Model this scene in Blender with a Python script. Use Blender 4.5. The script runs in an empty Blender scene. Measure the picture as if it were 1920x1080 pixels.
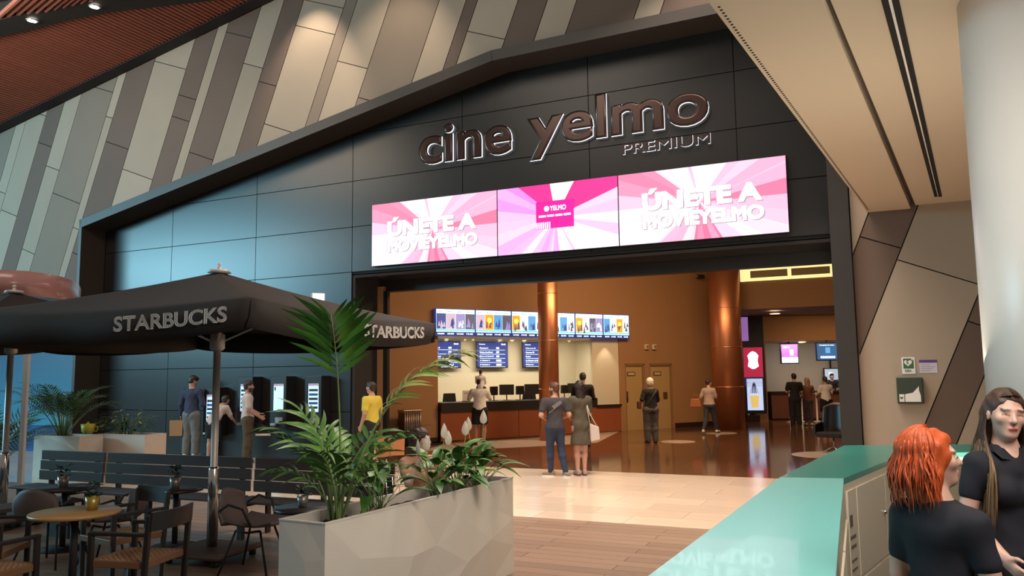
import bpy, bmesh, math, random
import numpy as np
from math import sin, cos, pi, radians, atan, atan2, sqrt
from mathutils import Vector, Matrix, Euler

sc = bpy.context.scene
col = sc.collection
# ------------------------------------------------------------------ camera
TH, RO, FPX = atan(165 / 1500), .0125, 1500.
CAMP = np.array([0, 0, 1.8])
FW = np.array([0, cos(TH), sin(TH)]); R0 = np.array([1., 0, 0]); U0 = np.array([0, -sin(TH), cos(TH)])
RT = cos(RO) * R0 - sin(RO) * U0; UP = sin(RO) * R0 + cos(RO) * U0
cam = bpy.data.cameras.new('camera'); camo = bpy.data.objects.new('camera', cam); col.objects.link(camo)
cam.sensor_fit = 'HORIZONTAL'; cam.sensor_width = 36; cam.lens = 36 * FPX / 1920; cam.clip_end = 200
M = Matrix(((RT[0], UP[0], -FW[0], 0), (RT[1], UP[1], -FW[1], 0), (RT[2], UP[2], -FW[2], 1.8), (0, 0, 0, 1)))
camo.matrix_world = M
sc.camera = camo
# ------------------------------------------------------------------ world and light
sc.view_settings.view_transform = 'Standard'; sc.view_settings.look = 'None'
sc.view_settings.gamma = 1; sc.view_settings.exposure = 0; sc.view_settings.use_curve_mapping = False
w = bpy.data.worlds.new('world'); sc.world = w; w.use_nodes = True
w.node_tree.nodes['Background'].inputs[0].default_value = (1, .84, .7, 1)
w.node_tree.nodes['Background'].inputs[1].default_value = .15

def aim(o, tgt):
    o.rotation_euler = (Vector(tgt) - o.location).to_track_quat('-Z', 'Y').to_euler()
def area(name, loc, tgt, size, power, color=(1, .85, .68), sizey=None, spread=None):
    l = bpy.data.lights.new(name, 'AREA'); l.energy = power; l.color = color; l.size = size
    if sizey: l.shape = 'RECTANGLE'; l.size_y = sizey
    if spread: l.spread = radians(spread)
    o = bpy.data.objects.new(name, l); col.objects.link(o); o.location = loc; aim(o, tgt); return o
def spot(name, loc, tgt, power, angle=60, blend=.5, color=(1, .82, .62), rad=.05):
    l = bpy.data.lights.new(name, 'SPOT'); l.energy = power; l.color = color; l.spot_size = radians(angle)
    l.spot_blend = blend; l.shadow_soft_size = rad
    o = bpy.data.objects.new(name, l); col.objects.link(o); o.location = loc; aim(o, tgt); return o
# facade frame: s runs along the facade, off comes out of it towards the mall
AF = radians(-24.9); DF = Vector((cos(AF), sin(AF), 0)); NF = Vector((sin(AF), -cos(AF), 0)); PF = Vector((-6.41, 19.03, 0))
def Fw(s, off, z): return PF + DF * s + NF * off + Vector((0, 0, z))
# inner wall frame (box office)
AI = radians(31); DI = Vector((cos(AI), sin(AI), 0)); NI = Vector((sin(AI), -cos(AI), 0)); PI_ = Vector((-2.12, 22.7, 0))
def Iw(s, off, z): return PI_ + DI * s + NI * off + Vector((0, 0, z))

area('mall_daylight', tuple(Fw(-15.5, 13.5, 7.2)), tuple(Fw(-1, 0, 4)), 9, 4000, (.36, .80, 1), 3.2)
area('cladding_fill', (-7, 7, 12.5), tuple(Fw(-2, .6, 7)), 7, 420, (1, .85, .70), 4)  # added warm fill for the cladding, not a fixture of the mall
area('cladding_fill', tuple(Fw(-2.5, 6.5, 8.9)), tuple(Fw(-2.5, .6, 7.2)), 5, 230, (1, .80, .60), 1.5)  # second added fill, close to the cladding and out of view
area('planter_fill', (1.2, 3.6, 4.6), (-.8, 6.2, .8), 1.5, 330, (1, .89, .78), 1.5)  # added fill to brighten the palm, lilies and planter from above
area('kiosk_light', tuple(Fw(-.5, 3.4, 5.5)), tuple(Fw(.3, 1.0, 1)), 3, 26, (1, .86, .78), 1)
area('mall_floor_light', (1.6, 11.3, 9), (1.6, 11.6, 0), 5, 620, (1, .85, .72), 5, 100)
area('soffit_wash', (3.4, 6.5, 1.3), (3.6, 8.2, 4.4), 2.5, 95, (1, .86, .68), 2.5)
area('booth_light', (2.2, 1.2, 3.9), (2.2, 3.6, .9), 1.6, 120, (1, .90, .82), 1.6)
spot('wall_washer', tuple(Fw(2.6, 2.0, 11.2)), tuple(Fw(2.4, .65, 8)), 620, 62, .7)
spot('wall_washer', tuple(Fw(5.2, 2.4, 11.2)), tuple(Fw(4.6, .65, 7.6)), 430, 70, .8)
area('lobby_light', tuple(Iw(3.5, 4.5, 6.2)), tuple(Iw(3.5, 2.5, 0)), 5, 800, (1, .66, .38), 3)
area('lobby_light', (6.5, 20, 6.0), (6.8, 22, 0), 4, 260, (1, .66, .38), 3)
area('lobby_light', (12, 28.4, 3.85), (12, 29, 0), 3, 70, (1, .66, .38), 1)  # added fill to brighten the dark wall over the snack bar
area('ticket_light', tuple(Iw(3.2, -1.1, 2.85)), tuple(Iw(3.2, -1.6, 0)), 5.4, 130, (1, .88, .68), .5)
area('snack_light', (11.6, 31.2, 2.9), (11.6, 32, 0), 3, 60, (1, .85, .7), 1)

def ray(x, y): return RT * ((x - 960) / FPX) - UP * ((y - 540) / FPX) + FW
def onz(x, y, z=0.):
    d = ray(x, y); t = (z - 1.8) / d[2]; return Vector(CAMP + d * t)
def onp(x, y, p, n):
    d = ray(x, y); t = np.dot(np.array(p) - CAMP, n) / np.dot(d, n); return Vector(CAMP + d * t)
def onf(x, y, off=0.):
    q = onp(x, y, Fw(0, off, 0), NF) - PF; return q.dot(DF), q.z
def oni(x, y, off=0.):
    q = onp(x, y, Iw(0, off, 0), NI) - PI_; return q.dot(DI), q.z
def atd(x, y, D):
    d = ray(x, y); return Vector(CAMP + d * (D / d[1]))

# ------------------------------------------------------------------ materials
MATS = {}
def mat(name, c, rough=.6, metal=0., var=0., vscale=4., bump=0., bscale=60., em=0., emc=None, obvar=0., coat=0., spec=.5, attr=None, stretch=None):
    if name in MATS: return MATS[name]
    m = bpy.data.materials.new(name); m.use_nodes = True; nt = m.node_tree; N = nt.nodes; L = nt.links
    b = N['Principled BSDF']; b.inputs['Roughness'].default_value = rough; b.inputs['Metallic'].default_value = metal
    b.inputs['Coat Weight'].default_value = coat; b.inputs['Specular IOR Level'].default_value = spec
    b.inputs['Base Color'].default_value = (*c, 1)
    tc = N.new('ShaderNodeTexCoord'); mp = N.new('ShaderNodeMapping'); L.new(tc.outputs['Object'], mp.inputs[0])
    if stretch: mp.inputs['Scale'].default_value = stretch
    src = None
    if attr:
        a = N.new('ShaderNodeVertexColor'); a.layer_name = attr; src = a.outputs[0]
    if var > 0 or obvar > 0:
        nz = N.new('ShaderNodeTexNoise'); nz.inputs['Scale'].default_value = vscale; nz.inputs['Detail'].default_value = 5
        L.new(mp.outputs[0], nz.inputs['Vector'])
        hs = N.new('ShaderNodeHueSaturation')
        if src: L.new(src, hs.inputs['Color'])
        else: hs.inputs['Color'].default_value = (*c, 1)
        ma = N.new('ShaderNodeMath'); ma.operation = 'MULTIPLY_ADD'; ma.inputs[1].default_value = 2 * var; ma.inputs[2].default_value = 1 - var
        L.new(nz.outputs[0], ma.inputs[0]); out = ma.outputs[0]
        if obvar > 0:
            oi = N.new('ShaderNodeObjectInfo'); mb = N.new('ShaderNodeMath'); mb.operation = 'MULTIPLY_ADD'
            mb.inputs[1].default_value = 2 * obvar; mb.inputs[2].default_value = 1 - obvar; L.new(oi.outputs['Random'], mb.inputs[0])
            mc = N.new('ShaderNodeMath'); mc.operation = 'MULTIPLY'; L.new(out, mc.inputs[0]); L.new(mb.outputs[0], mc.inputs[1]); out = mc.outputs[0]
        L.new(out, hs.inputs['Value']); src = hs.outputs[0]
    if src: L.new(src, b.inputs['Base Color'])
    if bump > 0:
        nz = N.new('ShaderNodeTexNoise'); nz.inputs['Scale'].default_value = bscale; nz.inputs['Detail'].default_value = 3
        L.new(mp.outputs[0], nz.inputs['Vector'])
        bp = N.new('ShaderNodeBump'); bp.inputs['Strength'].default_value = bump; bp.inputs['Distance'].default_value = .01
        L.new(nz.outputs[0], bp.inputs['Height']); L.new(bp.outputs[0], b.inputs['Normal'])
    if em > 0:
        b.inputs['Emission Color'].default_value = (*(emc or c), 1); b.inputs['Emission Strength'].default_value = em
        if src and not emc: L.new(src, b.inputs['Emission Color'])
    MATS[name] = m; return m

def burst(name, c1, c2, seed, em):
    """screen picture: a pink sunburst"""
    m = bpy.data.materials.new(name); m.use_nodes = True; nt = m.node_tree; N = nt.nodes; L = nt.links
    b = N['Principled BSDF']; b.inputs['Base Color'].default_value = (.02, .02, .02, 1); b.inputs['Roughness'].default_value = .5
    tc = N.new('ShaderNodeTexCoord'); mp = N.new('ShaderNodeMapping'); mp.inputs['Rotation'].default_value = (radians(90), 0, 0)
    L.new(tc.outputs['Object'], mp.inputs[0])
    g = N.new('ShaderNodeTexGradient'); g.gradient_type = 'RADIAL'; L.new(mp.outputs[0], g.inputs[0])
    def rays(n, off, sharp):
        mu = N.new('ShaderNodeMath'); mu.operation = 'MULTIPLY'; mu.inputs[1].default_value = n; L.new(g.outputs['Fac'], mu.inputs[0])
        nz = N.new('ShaderNodeTexNoise'); nz.noise_dimensions = '1D'; nz.inputs['Detail'].default_value = 1; 
        ad = N.new('ShaderNodeMath'); ad.operation = 'ADD'; ad.inputs[1].default_value = off
        if sharp:
            fl = N.new('ShaderNodeMath'); fl.operation = 'FLOOR'; L.new(mu.outputs[0], fl.inputs[0])
            m2 = N.new('ShaderNodeMath'); m2.operation = 'MULTIPLY'; m2.inputs[1].default_value = .73; L.new(fl.outputs[0], m2.inputs[0]); L.new(m2.outputs[0], ad.inputs[0])
        else: L.new(mu.outputs[0], ad.inputs[0])
        L.new(ad.outputs[0], nz.inputs['W']); nz.inputs['Scale'].default_value = 1.7 if sharp else 1
        return nz.outputs[0]
    r1 = rays(9, seed, True); r2 = rays(34, seed + 5, True)
    mx = N.new('ShaderNodeMath'); mx.operation = 'MULTIPLY_ADD'; mx.inputs[1].default_value = .35; L.new(r2, mx.inputs[0])
    m3 = N.new('ShaderNodeMath'); m3.operation = 'MULTIPLY'; m3.inputs[1].default_value = .8; L.new(r1, m3.inputs[0]); L.new(m3.outputs[0], mx.inputs[2])
    rp = N.new('ShaderNodeValToRGB'); e = rp.color_ramp.elements
    e[0].position = .43; e[0].color = (*c1, 1); e[1].position = .70; e[1].color = (1, .93, 1, 1)
    x = e.new(.55); x.color = (*c2, 1)
    L.new(mx.outputs[0], rp.inputs[0]); L.new(rp.outputs[0], b.inputs['Emission Color']); b.inputs['Emission Strength'].default_value = em
    return m

def obj_mesh(name, me, parent=None, m=None, loc=None, rz=0.):
    o = bpy.data.objects.new(name, me); col.objects.link(o)
    if m is not None and not me.materials: me.materials.append(m)
    if loc is not None: o.location = loc
    if rz: o.rotation_euler = (0, 0, rz)
    if parent: o.parent = parent
    return o
def tag(o, label=None, cat=None, group=None, kind=None):
    if label: o['label'] = label
    if cat: o['category'] = cat
    if group: o['group'] = group
    if kind: o['kind'] = kind
    return o
def thing(name, label, cat, loc=(0, 0, 0), rz=0., group=None):
    o = bpy.data.objects.new(name, None); col.objects.link(o); o.location = loc; o.rotation_euler = (0, 0, rz); o.empty_display_size = .1
    return tag(o, label, cat, group)
def kids(o): return [c for c in bpy.data.objects if c.parent == o]
def dup(root, loc, rz=None, label=None):
    def cp(o, par):
        c = o.copy(); col.objects.link(c)
        if par: c.parent = par
        for k in KID.get(o.name, ()): cp(k, c)
        return c
    KID = {}
    for o in bpy.data.objects:
        if o.parent: KID.setdefault(o.parent.name, []).append(o)
    r = cp(root, None); r.location = loc
    if rz is not None: r.rotation_euler = (0, 0, rz)
    if label: r['label'] = label
    return r

class MB:
    """gathers simple shapes, links them as ONE mesh object"""
    def __init__(self): self.v = []; self.f = []; self.sm = []
    def add(self, vs, fs, smooth=False):
        n = len(self.v); self.v += [tuple(v) for v in vs]; self.f += [tuple(i + n for i in f) for f in fs]; self.sm += [smooth] * len(fs); return self
    def box(self, x0, x1, y0, y1, z0, z1, mt=None):
        vs = [Vector((x, y, z)) for z in (z0, z1) for y in (y0, y1) for x in (x0, x1)]
        if mt: vs = [mt @ v for v in vs]
        return self.add(vs, [(0, 2, 3, 1), (4, 5, 7, 6), (0, 1, 5, 4), (1, 3, 7, 5), (3, 2, 6, 7), (2, 0, 4, 6)])
    def bar(self, a, b, w, h, up=(0, 0, 1)):
        a = Vector(a); b = Vector(b); d = (b - a); ln = d.length; d.normalize(); upv = Vector(up)
        if abs(d.dot(upv)) > .99: upv = Vector((0, 1, 0))
        x = d.cross(upv).normalized(); y = x.cross(d)
        mt = Matrix(((x.x, d.x, y.x, a.x), (x.y, d.y, y.y, a.y), (x.z, d.z, y.z, a.z), (0, 0, 0, 1)))
        return self.box(-w / 2, w / 2, 0, ln, -h / 2, h / 2, mt)
    def tube(self, pts, r, n=10, smooth=True, cap=True, flat=1.):
        pts = [Vector(p) for p in pts]; k = len(pts); rs = r if isinstance(r, (list, tuple)) else [r] * k
        vs = []; prev = None
        for i, p in enumerate(pts):
            d = (pts[min(i + 1, k - 1)] - pts[max(i - 1, 0)]).normalized()
            if prev is None:
                u = Vector((0, 0, 1)) if abs(d.z) < .9 else Vector((1, 0, 0)); x = d.cross(u).normalized()
            else: x = (prev - d * prev.dot(d)).normalized()
            prev = x; y = d.cross(x)
            for j in range(n): a = 2 * pi * j / n; vs.append(p + (x * cos(a) + y * sin(a) * flat) * rs[i])
        fs = [(i * n + j, i * n + (j + 1) % n, (i + 1) * n + (j + 1) % n, (i + 1) * n + j) for i in range(k - 1) for j in range(n)]
        base = len(self.v); self.add(vs, fs, smooth)
        if cap: self.f += [tuple(base + j for j in reversed(range(n))), tuple(base + (k - 1) * n + j for j in range(n))]; self.sm += [False, False]
        return self
    def lathe(self, prof, n=32, c=(0, 0), smooth=True, cap=True):
        vs = [(c[0] + r * cos(2 * pi * j / n), c[1] + r * sin(2 * pi * j / n), z) for r, z in prof for j in range(n)]
        k = len(prof); fs = [(i * n + j, i * n + (j + 1) % n, (i + 1) * n + (j + 1) % n, (i + 1) * n + j) for i in range(k - 1) for j in range(n)]
        base = len(self.v); self.add(vs, fs, smooth)
        if cap and prof[0][0] > .002: self.f.append(tuple(base + j for j in reversed(range(n)))); self.sm.append(False)
        if cap and prof[-1][0] > .002: self.f.append(tuple(base + (k - 1) * n + j for j in range(n))); self.sm.append(False)
        return self
    def prism(self, poly, y0, y1, axis='y'):
        """poly in (x,z) extruded along y, or (x,y) extruded along z"""
        n = len(poly); f = (lambda a, b, t: (a, t, b)) if axis == 'y' else (lambda a, b, t: (a, b, t))
        vs = [f(a, b, y0) for a, b in poly] + [f(a, b, y1) for a, b in poly]
        return self.add(vs, [tuple(range(n)), tuple(reversed(range(n, 2 * n)))] + [(i, i + n, (i + 1) % n + n, (i + 1) % n) for i in range(n)])
    def mesh(self, name, m=None, fix=True):
        me = bpy.data.meshes.new(name); me.from_pydata([tuple(v) for v in self.v], [], self.f)
        me.polygons.foreach_set('use_smooth', self.sm)
        if fix:
            bm = bmesh.new(); bm.from_mesh(me); bmesh.ops.recalc_face_normals(bm, faces=bm.faces); bm.to_mesh(me); bm.free()
        if m: me.materials.append(m)
        return me
    def build(self, name, m, parent=None, loc=None, rz=0., bevel=0.):
        o = obj_mesh(name, self.mesh(name, m), parent, None, loc, rz)
        if bevel: 
            b = o.modifiers.new('bevel', 'BEVEL'); b.width = bevel; b.segments = 2; b.limit_method = 'ANGLE'; b.angle_limit = radians(40)
        return o

def clip(poly, a, b, c):
    """keep a*x+b*y<=c"""
    out = []
    for i in range(len(poly)):
        p, q = poly[i], poly[(i + 1) % len(poly)]; dp = a * p[0] + b * p[1] - c; dq = a * q[0] + b * q[1] - c
        if dp <= 0: out.append(p)
        if (dp < 0 < dq) or (dq < 0 < dp):
            t = dp / (dp - dq); out.append((p[0] + (q[0] - p[0]) * t, p[1] + (q[1] - p[1]) * t))
    return out
def parea(p): return abs(sum(p[i][0] * p[(i + 1) % len(p)][1] - p[(i + 1) % len(p)][0] * p[i][1] for i in range(len(p)))) / 2 if len(p) > 2 else 0
def shrink(poly, g):
    """inset a convex polygon by g"""
    A = sum(poly[i][0] * poly[(i + 1) % len(poly)][1] - poly[(i + 1) % len(poly)][0] * poly[i][1] for i in range(len(poly)))
    if A < 0: poly = poly[::-1]
    out = poly
    for i in range(len(poly)):
        p, q = poly[i], poly[(i + 1) % len(poly)]; dx, dy = q[0] - p[0], q[1] - p[1]; l = sqrt(dx * dx + dy * dy)
        if l < 1e-6: continue
        nx, ny = dy / l, -dx / l; out = clip(out, nx, ny, nx * p[0] + ny * p[1] - g)
        if len(out) < 3: return []
    return out

def text_bm(txt, w=None, h=None, ext=.0, bold=0., italic=0.):
    """text as a mesh standing in the local XZ plane, front towards -Y; origin at its lower left corner"""
    cu = bpy.data.curves.new('t', 'FONT'); cu.body = txt; cu.extrude = .001; cu.bevel_depth = bold; cu.bevel_resolution = 0; cu.shear = italic; cu.resolution_u = 4
    o = bpy.data.objects.new('t', cu); col.objects.link(o)
    bpy.context.view_layer.update()
    me = bpy.data.meshes.new_from_object(o.evaluated_get(bpy.context.evaluated_depsgraph_get()))
    bpy.data.objects.remove(o); bpy.data.curves.remove(cu)
    bm = bmesh.new(); bm.from_mesh(me); bpy.data.meshes.remove(me)
    bmesh.ops.remove_doubles(bm, verts=bm.verts, dist=1e-5)
    xs = [v.co.x for v in bm.verts]; ys = [v.co.y for v in bm.verts]
    x0, x1, y0, y1 = min(xs), max(xs), min(ys), max(ys)
    sx = w / (x1 - x0) if w else (h / (y1 - y0)); sy = h / (y1 - y0) if h else sx
    zm = max(abs(v.co.z) for v in bm.verts); dep = ext or .0012
    for v in bm.verts: v.co = Vector(((v.co.x - x0) * sx, -v.co.z / zm * dep, (v.co.y - y0) * sy))
    return bm
def text(name, txt, m, parent=None, loc=(0, 0, 0), rz=0., **k):
    bm = text_bm(txt, **k); me = bpy.data.meshes.new(name); bm.to_mesh(me); bm.free(); return obj_mesh(name, me, parent, m, loc, rz)
random.seed(7)
# ================================================================== materials used
beigeL = mat('cladding_light', (.335, .265, .20), .75, var=.06, vscale=1.2, obvar=.06)
beigeM = mat('cladding_mid', (.20, .150, .112), .75, var=.06, vscale=1.2, obvar=.06)
beigeD = mat('cladding_brown', (.125, .080, .058), .75, var=.08, vscale=1.2, obvar=.08)
black = mat('black', (.012, .011, .011), .45)
blackm = mat('black_matt', (.016, .014, .014), .8)
joint = mat('dark_joint', (.008, .006, .005), .9)
dpanel = mat('facade_panel', (.013, .012, .012), .33, var=.10, vscale=.8, obvar=.04, spec=.5)
framem = mat('frame_bronze', (.035, .026, .020), .5)
steel = mat('steel', (.55, .52, .5), .3, .9)
white = mat('white_paint', (.72, .70, .67), .5)
chrome = mat('chrome', (.8, .8, .8), .15, 1)

# ================================================================== floor
fb = MB(); fb.box(-22, 22, -4, 45, -.3, -.03)
floor = tag(fb.build('floor', joint), kind='structure')
marble = mat('cream_marble', (.60, .47, .355), .16, var=.10, vscale=2.2, obvar=.09, stretch=(1, 2.5, 1))
darkm = mat('brown_marble', (.115, .055, .030), .09, var=.30, vscale=2.5, obvar=.10)
wood = mat('oak_plank', (.235, .15, .10), .42, var=.18, vscale=3, obvar=.14, stretch=(2, 22, 2))
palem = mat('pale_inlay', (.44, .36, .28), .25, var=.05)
# pale marble between off=.9 .. and the wood; tiles are laid along the facade
def tiles(name, m, s0, s1, o0, o1, ls, lo, gap, stag=.5, keep=None, limit=290, th=.03):
    """running-bond tiles in facade coordinates, each its own object of one shared mesh"""
    me = MB().box(gap / 2, ls - gap / 2, -(lo - gap / 2), -gap / 2, -th, 0).mesh(name, m); cnt = 0
    extra = MB(); r = 0; o = o0
    while o < o1 - 1e-6:
        s = s0 - (ls * stag if r % 2 else 0)
        while s < s1:
            c = Fw(s + ls / 2, o + lo / 2, 0)
            if keep is None or keep(c, s, o):
                if cnt < limit:
                    t = obj_mesh(name, me, floor, None, Fw(s, o, 0), AF); cnt += 1
                else:
                    mt = Matrix.Translation(Fw(s, o, 0)) @ Matrix.Rotation(AF, 4, 'Z'); extra.box(gap / 2, ls - gap / 2, -(lo - gap / 2), -gap / 2, -th, 0, mt)
            s += ls
        o += lo; r += 1
    if extra.v: tag(extra.build(name, m, floor), kind='stuff')
    return cnt
def pxof(c):
    v = np.array(c) - CAMP; d = v @ FW
    return (960 + FPX * (v @ RT) / d, 540 - FPX * (v @ UP) / d, d) if d > .3 else (-9999, 9999, d)
def inview(c, a=-150, b=2070, t=400, u=1350):
    x, y, d = pxof(c); return a < x < b and t < y < u
DARK0 = .0; # marble runs from the facade line; wood starts at WOOD0
WOOD0 = 4.95
print('wood line', [((onz(x, y) - PF).dot(NF)) for x, y in ((958, 1023), (1255, 1044))], 'dark line', [((onz(x, y) - PF).dot(NF)) for x, y in ((1000, 878), (1450, 893))])
tiles('floor_tile', marble, -7.2, 16, DARK0, WOOD0, 1.2, .55, .004, keep=lambda c, s, o: inview(c))
tiles('floor_plank', wood, -12, 14, WOOD0, WOOD0 + 11.4, 1.6, .19, .006, .37, keep=lambda c, s, o: inview(c, -60, 1950, 400, 1130), limit=295)
def inlobby(c, s, o): return inview(c, 500, 1700, 400, 1000)
tiles('lobby_tile', darkm, 2.8, 26, -21.6, DARK0, 1.2, 1.2, .004, 0, keep=inlobby)
# pale inlays set in the dark lobby floor
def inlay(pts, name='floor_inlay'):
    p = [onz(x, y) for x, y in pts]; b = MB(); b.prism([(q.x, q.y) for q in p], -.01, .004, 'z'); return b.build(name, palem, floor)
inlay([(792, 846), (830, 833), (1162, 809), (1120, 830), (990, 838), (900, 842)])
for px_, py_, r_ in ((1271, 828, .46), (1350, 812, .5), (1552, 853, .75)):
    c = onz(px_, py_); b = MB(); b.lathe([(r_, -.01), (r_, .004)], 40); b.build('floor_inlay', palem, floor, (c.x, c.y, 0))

# ================================================================== facade of dark panels
wf = MB(); wf.box(-5.2, 13.5, .03, .3, 4.1, 9.4); wf.box(-5.2, 3.1, .03, .3, 0, 4.1)
facade = tag(wf.build('wall_facade', joint, None, PF, AF), kind='structure')
def top_z(s): return 8.28 if s > 7.0 else 6.02 + (s + 4.95) * (8.28 - 6.02) / 11.95
ss = [-4.85, -2.43, .33, 3.13, 5.95, 8.78, 11.6, 13.2]; zz = [0, 1.06, 2.08, 3.11, 4.15, 5.17, 6.22, 7.3, 8.4]
for i in range(len(ss) - 1):
    for j in range(len(zz) - 1):
        s0, s1, z0, z1 = ss[i], ss[i + 1], zz[j], zz[j + 1]
        if s0 > 3 and z1 < 4.2: continue
        p = [(s0, z0), (s1, z0), (s1, z1), (s0, z1)]
        m_ = (8.28 - 6.02) / 11.95; p = clip(p, -m_, 1, 6.02 + 4.95 * m_ + .12)
        p = shrink(p, .008) if len(p) > 2 else []
        if parea(p) > .02: MB().prism(p, 0, .03).build('panel', dpanel, facade)
# soffit over the opening, dark beam and jambs
pf = MB(); pf.box(3.1, 13.3, .03, 1.3, 4.02, 4.08)
tag(pf.build('trim_1', mat('gloss_black', (.03, .024, .022), .12), None, PF, AF), kind='structure')
pf = MB(); pf.box(3.1, 13.5, 1.0, 1.25, 3.79, 4.02); tag(pf.build('trim_2', black, None, PF, AF), kind='structure')
ja, jb, jc, jd = onf(702, 700, -.9)[0], onf(718, 700, -.9)[0], onf(719, 700, -1.1)[0], onf(726, 700, -.9)[0]
print('jamb', ja, jb, jc, jd)
pf = MB(); pf.box(3.13, 3.2, .03, 1.0, 0, 4.02); pf.box(min(ja, 3.2) - .3, ja, .95, 1.1, 0, 4.02); tag(pf.build('trim_3', blackm, None, PF, AF), kind='structure')
woodj = mat('jamb_wood', (.34, .17, .075), .5, var=.12, vscale=3, stretch=(8, 8, 1))
pf = MB(); pf.box(ja, jb, .9, 1.1, 0, 3.9); tag(pf.build('trim_4', woodj, None, PF, AF), kind='structure')
pf = MB(); pf.box(jb, jd, .9, 1.0, 0, 3.79); tag(pf.build('trim_5', black, None, PF, AF), kind='structure')
# wall body above the beam so the lobby is closed
pf = MB(); pf.box(3.0, 15.5, .3, .5, 4.1, 9.4); pf.box(-5.2, 3.1, .3, .5, 0, 9.4)
tag(pf.build('wall_back_of_facade', blackm, None, PF, AF), kind='structure').name = 'wall_inner'
# portal frame
def lip(pts, t, o0, o1, m, nm):
    b = MB()
    for (a, c) in zip(pts[:-1], pts[1:]):
        dx, dz = c[0] - a[0], c[1] - a[1]; l = sqrt(dx * dx + dz * dz); nx, nz = dz / l * t, -dx / l * t
        b.prism([a, c, (c[0] + nx, c[1] + nz), (a[0] + nx, a[1] + nz)], -o1, -o0)
    return tag(b.build(nm, m, None, PF, AF), kind='structure')
lip([(-4.98, 0), (-4.98, 5.98)], .10, 0, .72, framem, 'trim_6')
lip([(-4.98, 5.98), (7.0, 8.30), (13.45, 8.38)], .22, 0, .72, framem, 'trim_7')
pf = MB(); pf.box(13.12, 13.42, -.72, .1, 0, 8.3); tag(pf.build('trim_8', mat('frame_dark', (.018, .014, .012), .5), None, PF, AF), kind='structure')

# ================================================================== slanted cladding
LN = [(-10.9, .37), (-10.2, .37), (-9.6, .36), (-9.01, .36), (-8.60, .36), (-7.80, .37), (-7.16, .37), (-6.55, .375), (-5.29, .377), (-5.01, .384), (-4.02, .376), (-2.78, .382), (-2.09, .38), (-1.78, .385), (-.88, .39), (-.19, .39),
      (.40, .397), (1.69, .398), (2.02, .398), (2.94, .405), (4.27, .405), (4.98, .40), (5.27, .40), (6.26, .40), (6.96, .395), (7.63, .393), (8.99, .39), (9.49, .39), (11.0, .39), (11.4, .39), (12.6, .4), (13.3, .4), (14.37, .40), (15.10, .42), (16.47, .43), (16.95, .42), (18.2, .42), (19, .42)]
CO = 'DLDLMLDLMLDLDLDLDLMLMLDLDLDLDLMLDLDLM'
CL = {'L': beigeL, 'M': beigeM, 'D': beigeD}
CO = list('LMLDL' + 'MLMLDLDLDLDLMLMLDLDLDLDLLLDLDLM')
CO = list('MLML' 'LDLMLDLDLDLDLMLMLDLDLDLDLMLLDLDLM' 'LDL')
wc = MB(); OC = .62
ceilz = lambda s: 8.85 + (s + 8.58) * .182
wc.prism([(-16, 3.4), (-4.9, 3.4), (-4.9, 6.1), (-16, 6.1)], -OC + .03, -OC + .2)
wc.prism([(-16, 6.1), (-4.9, 6.1), (6.98, 8.42), (14.6, 8.45), (14.6, 12.6), (-16, 9.3)], -OC + .03, -OC + .2)
wc.prism([(13.45, 0), (20, 0), (20, 8.45), (13.45, 8.45)], -OC + .03, -OC + .2)
clad = tag(wc.build('wall_cladding', joint, None, PF, AF), kind='structure')
frm = (8.28 - 6.02) / 11.95
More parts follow.
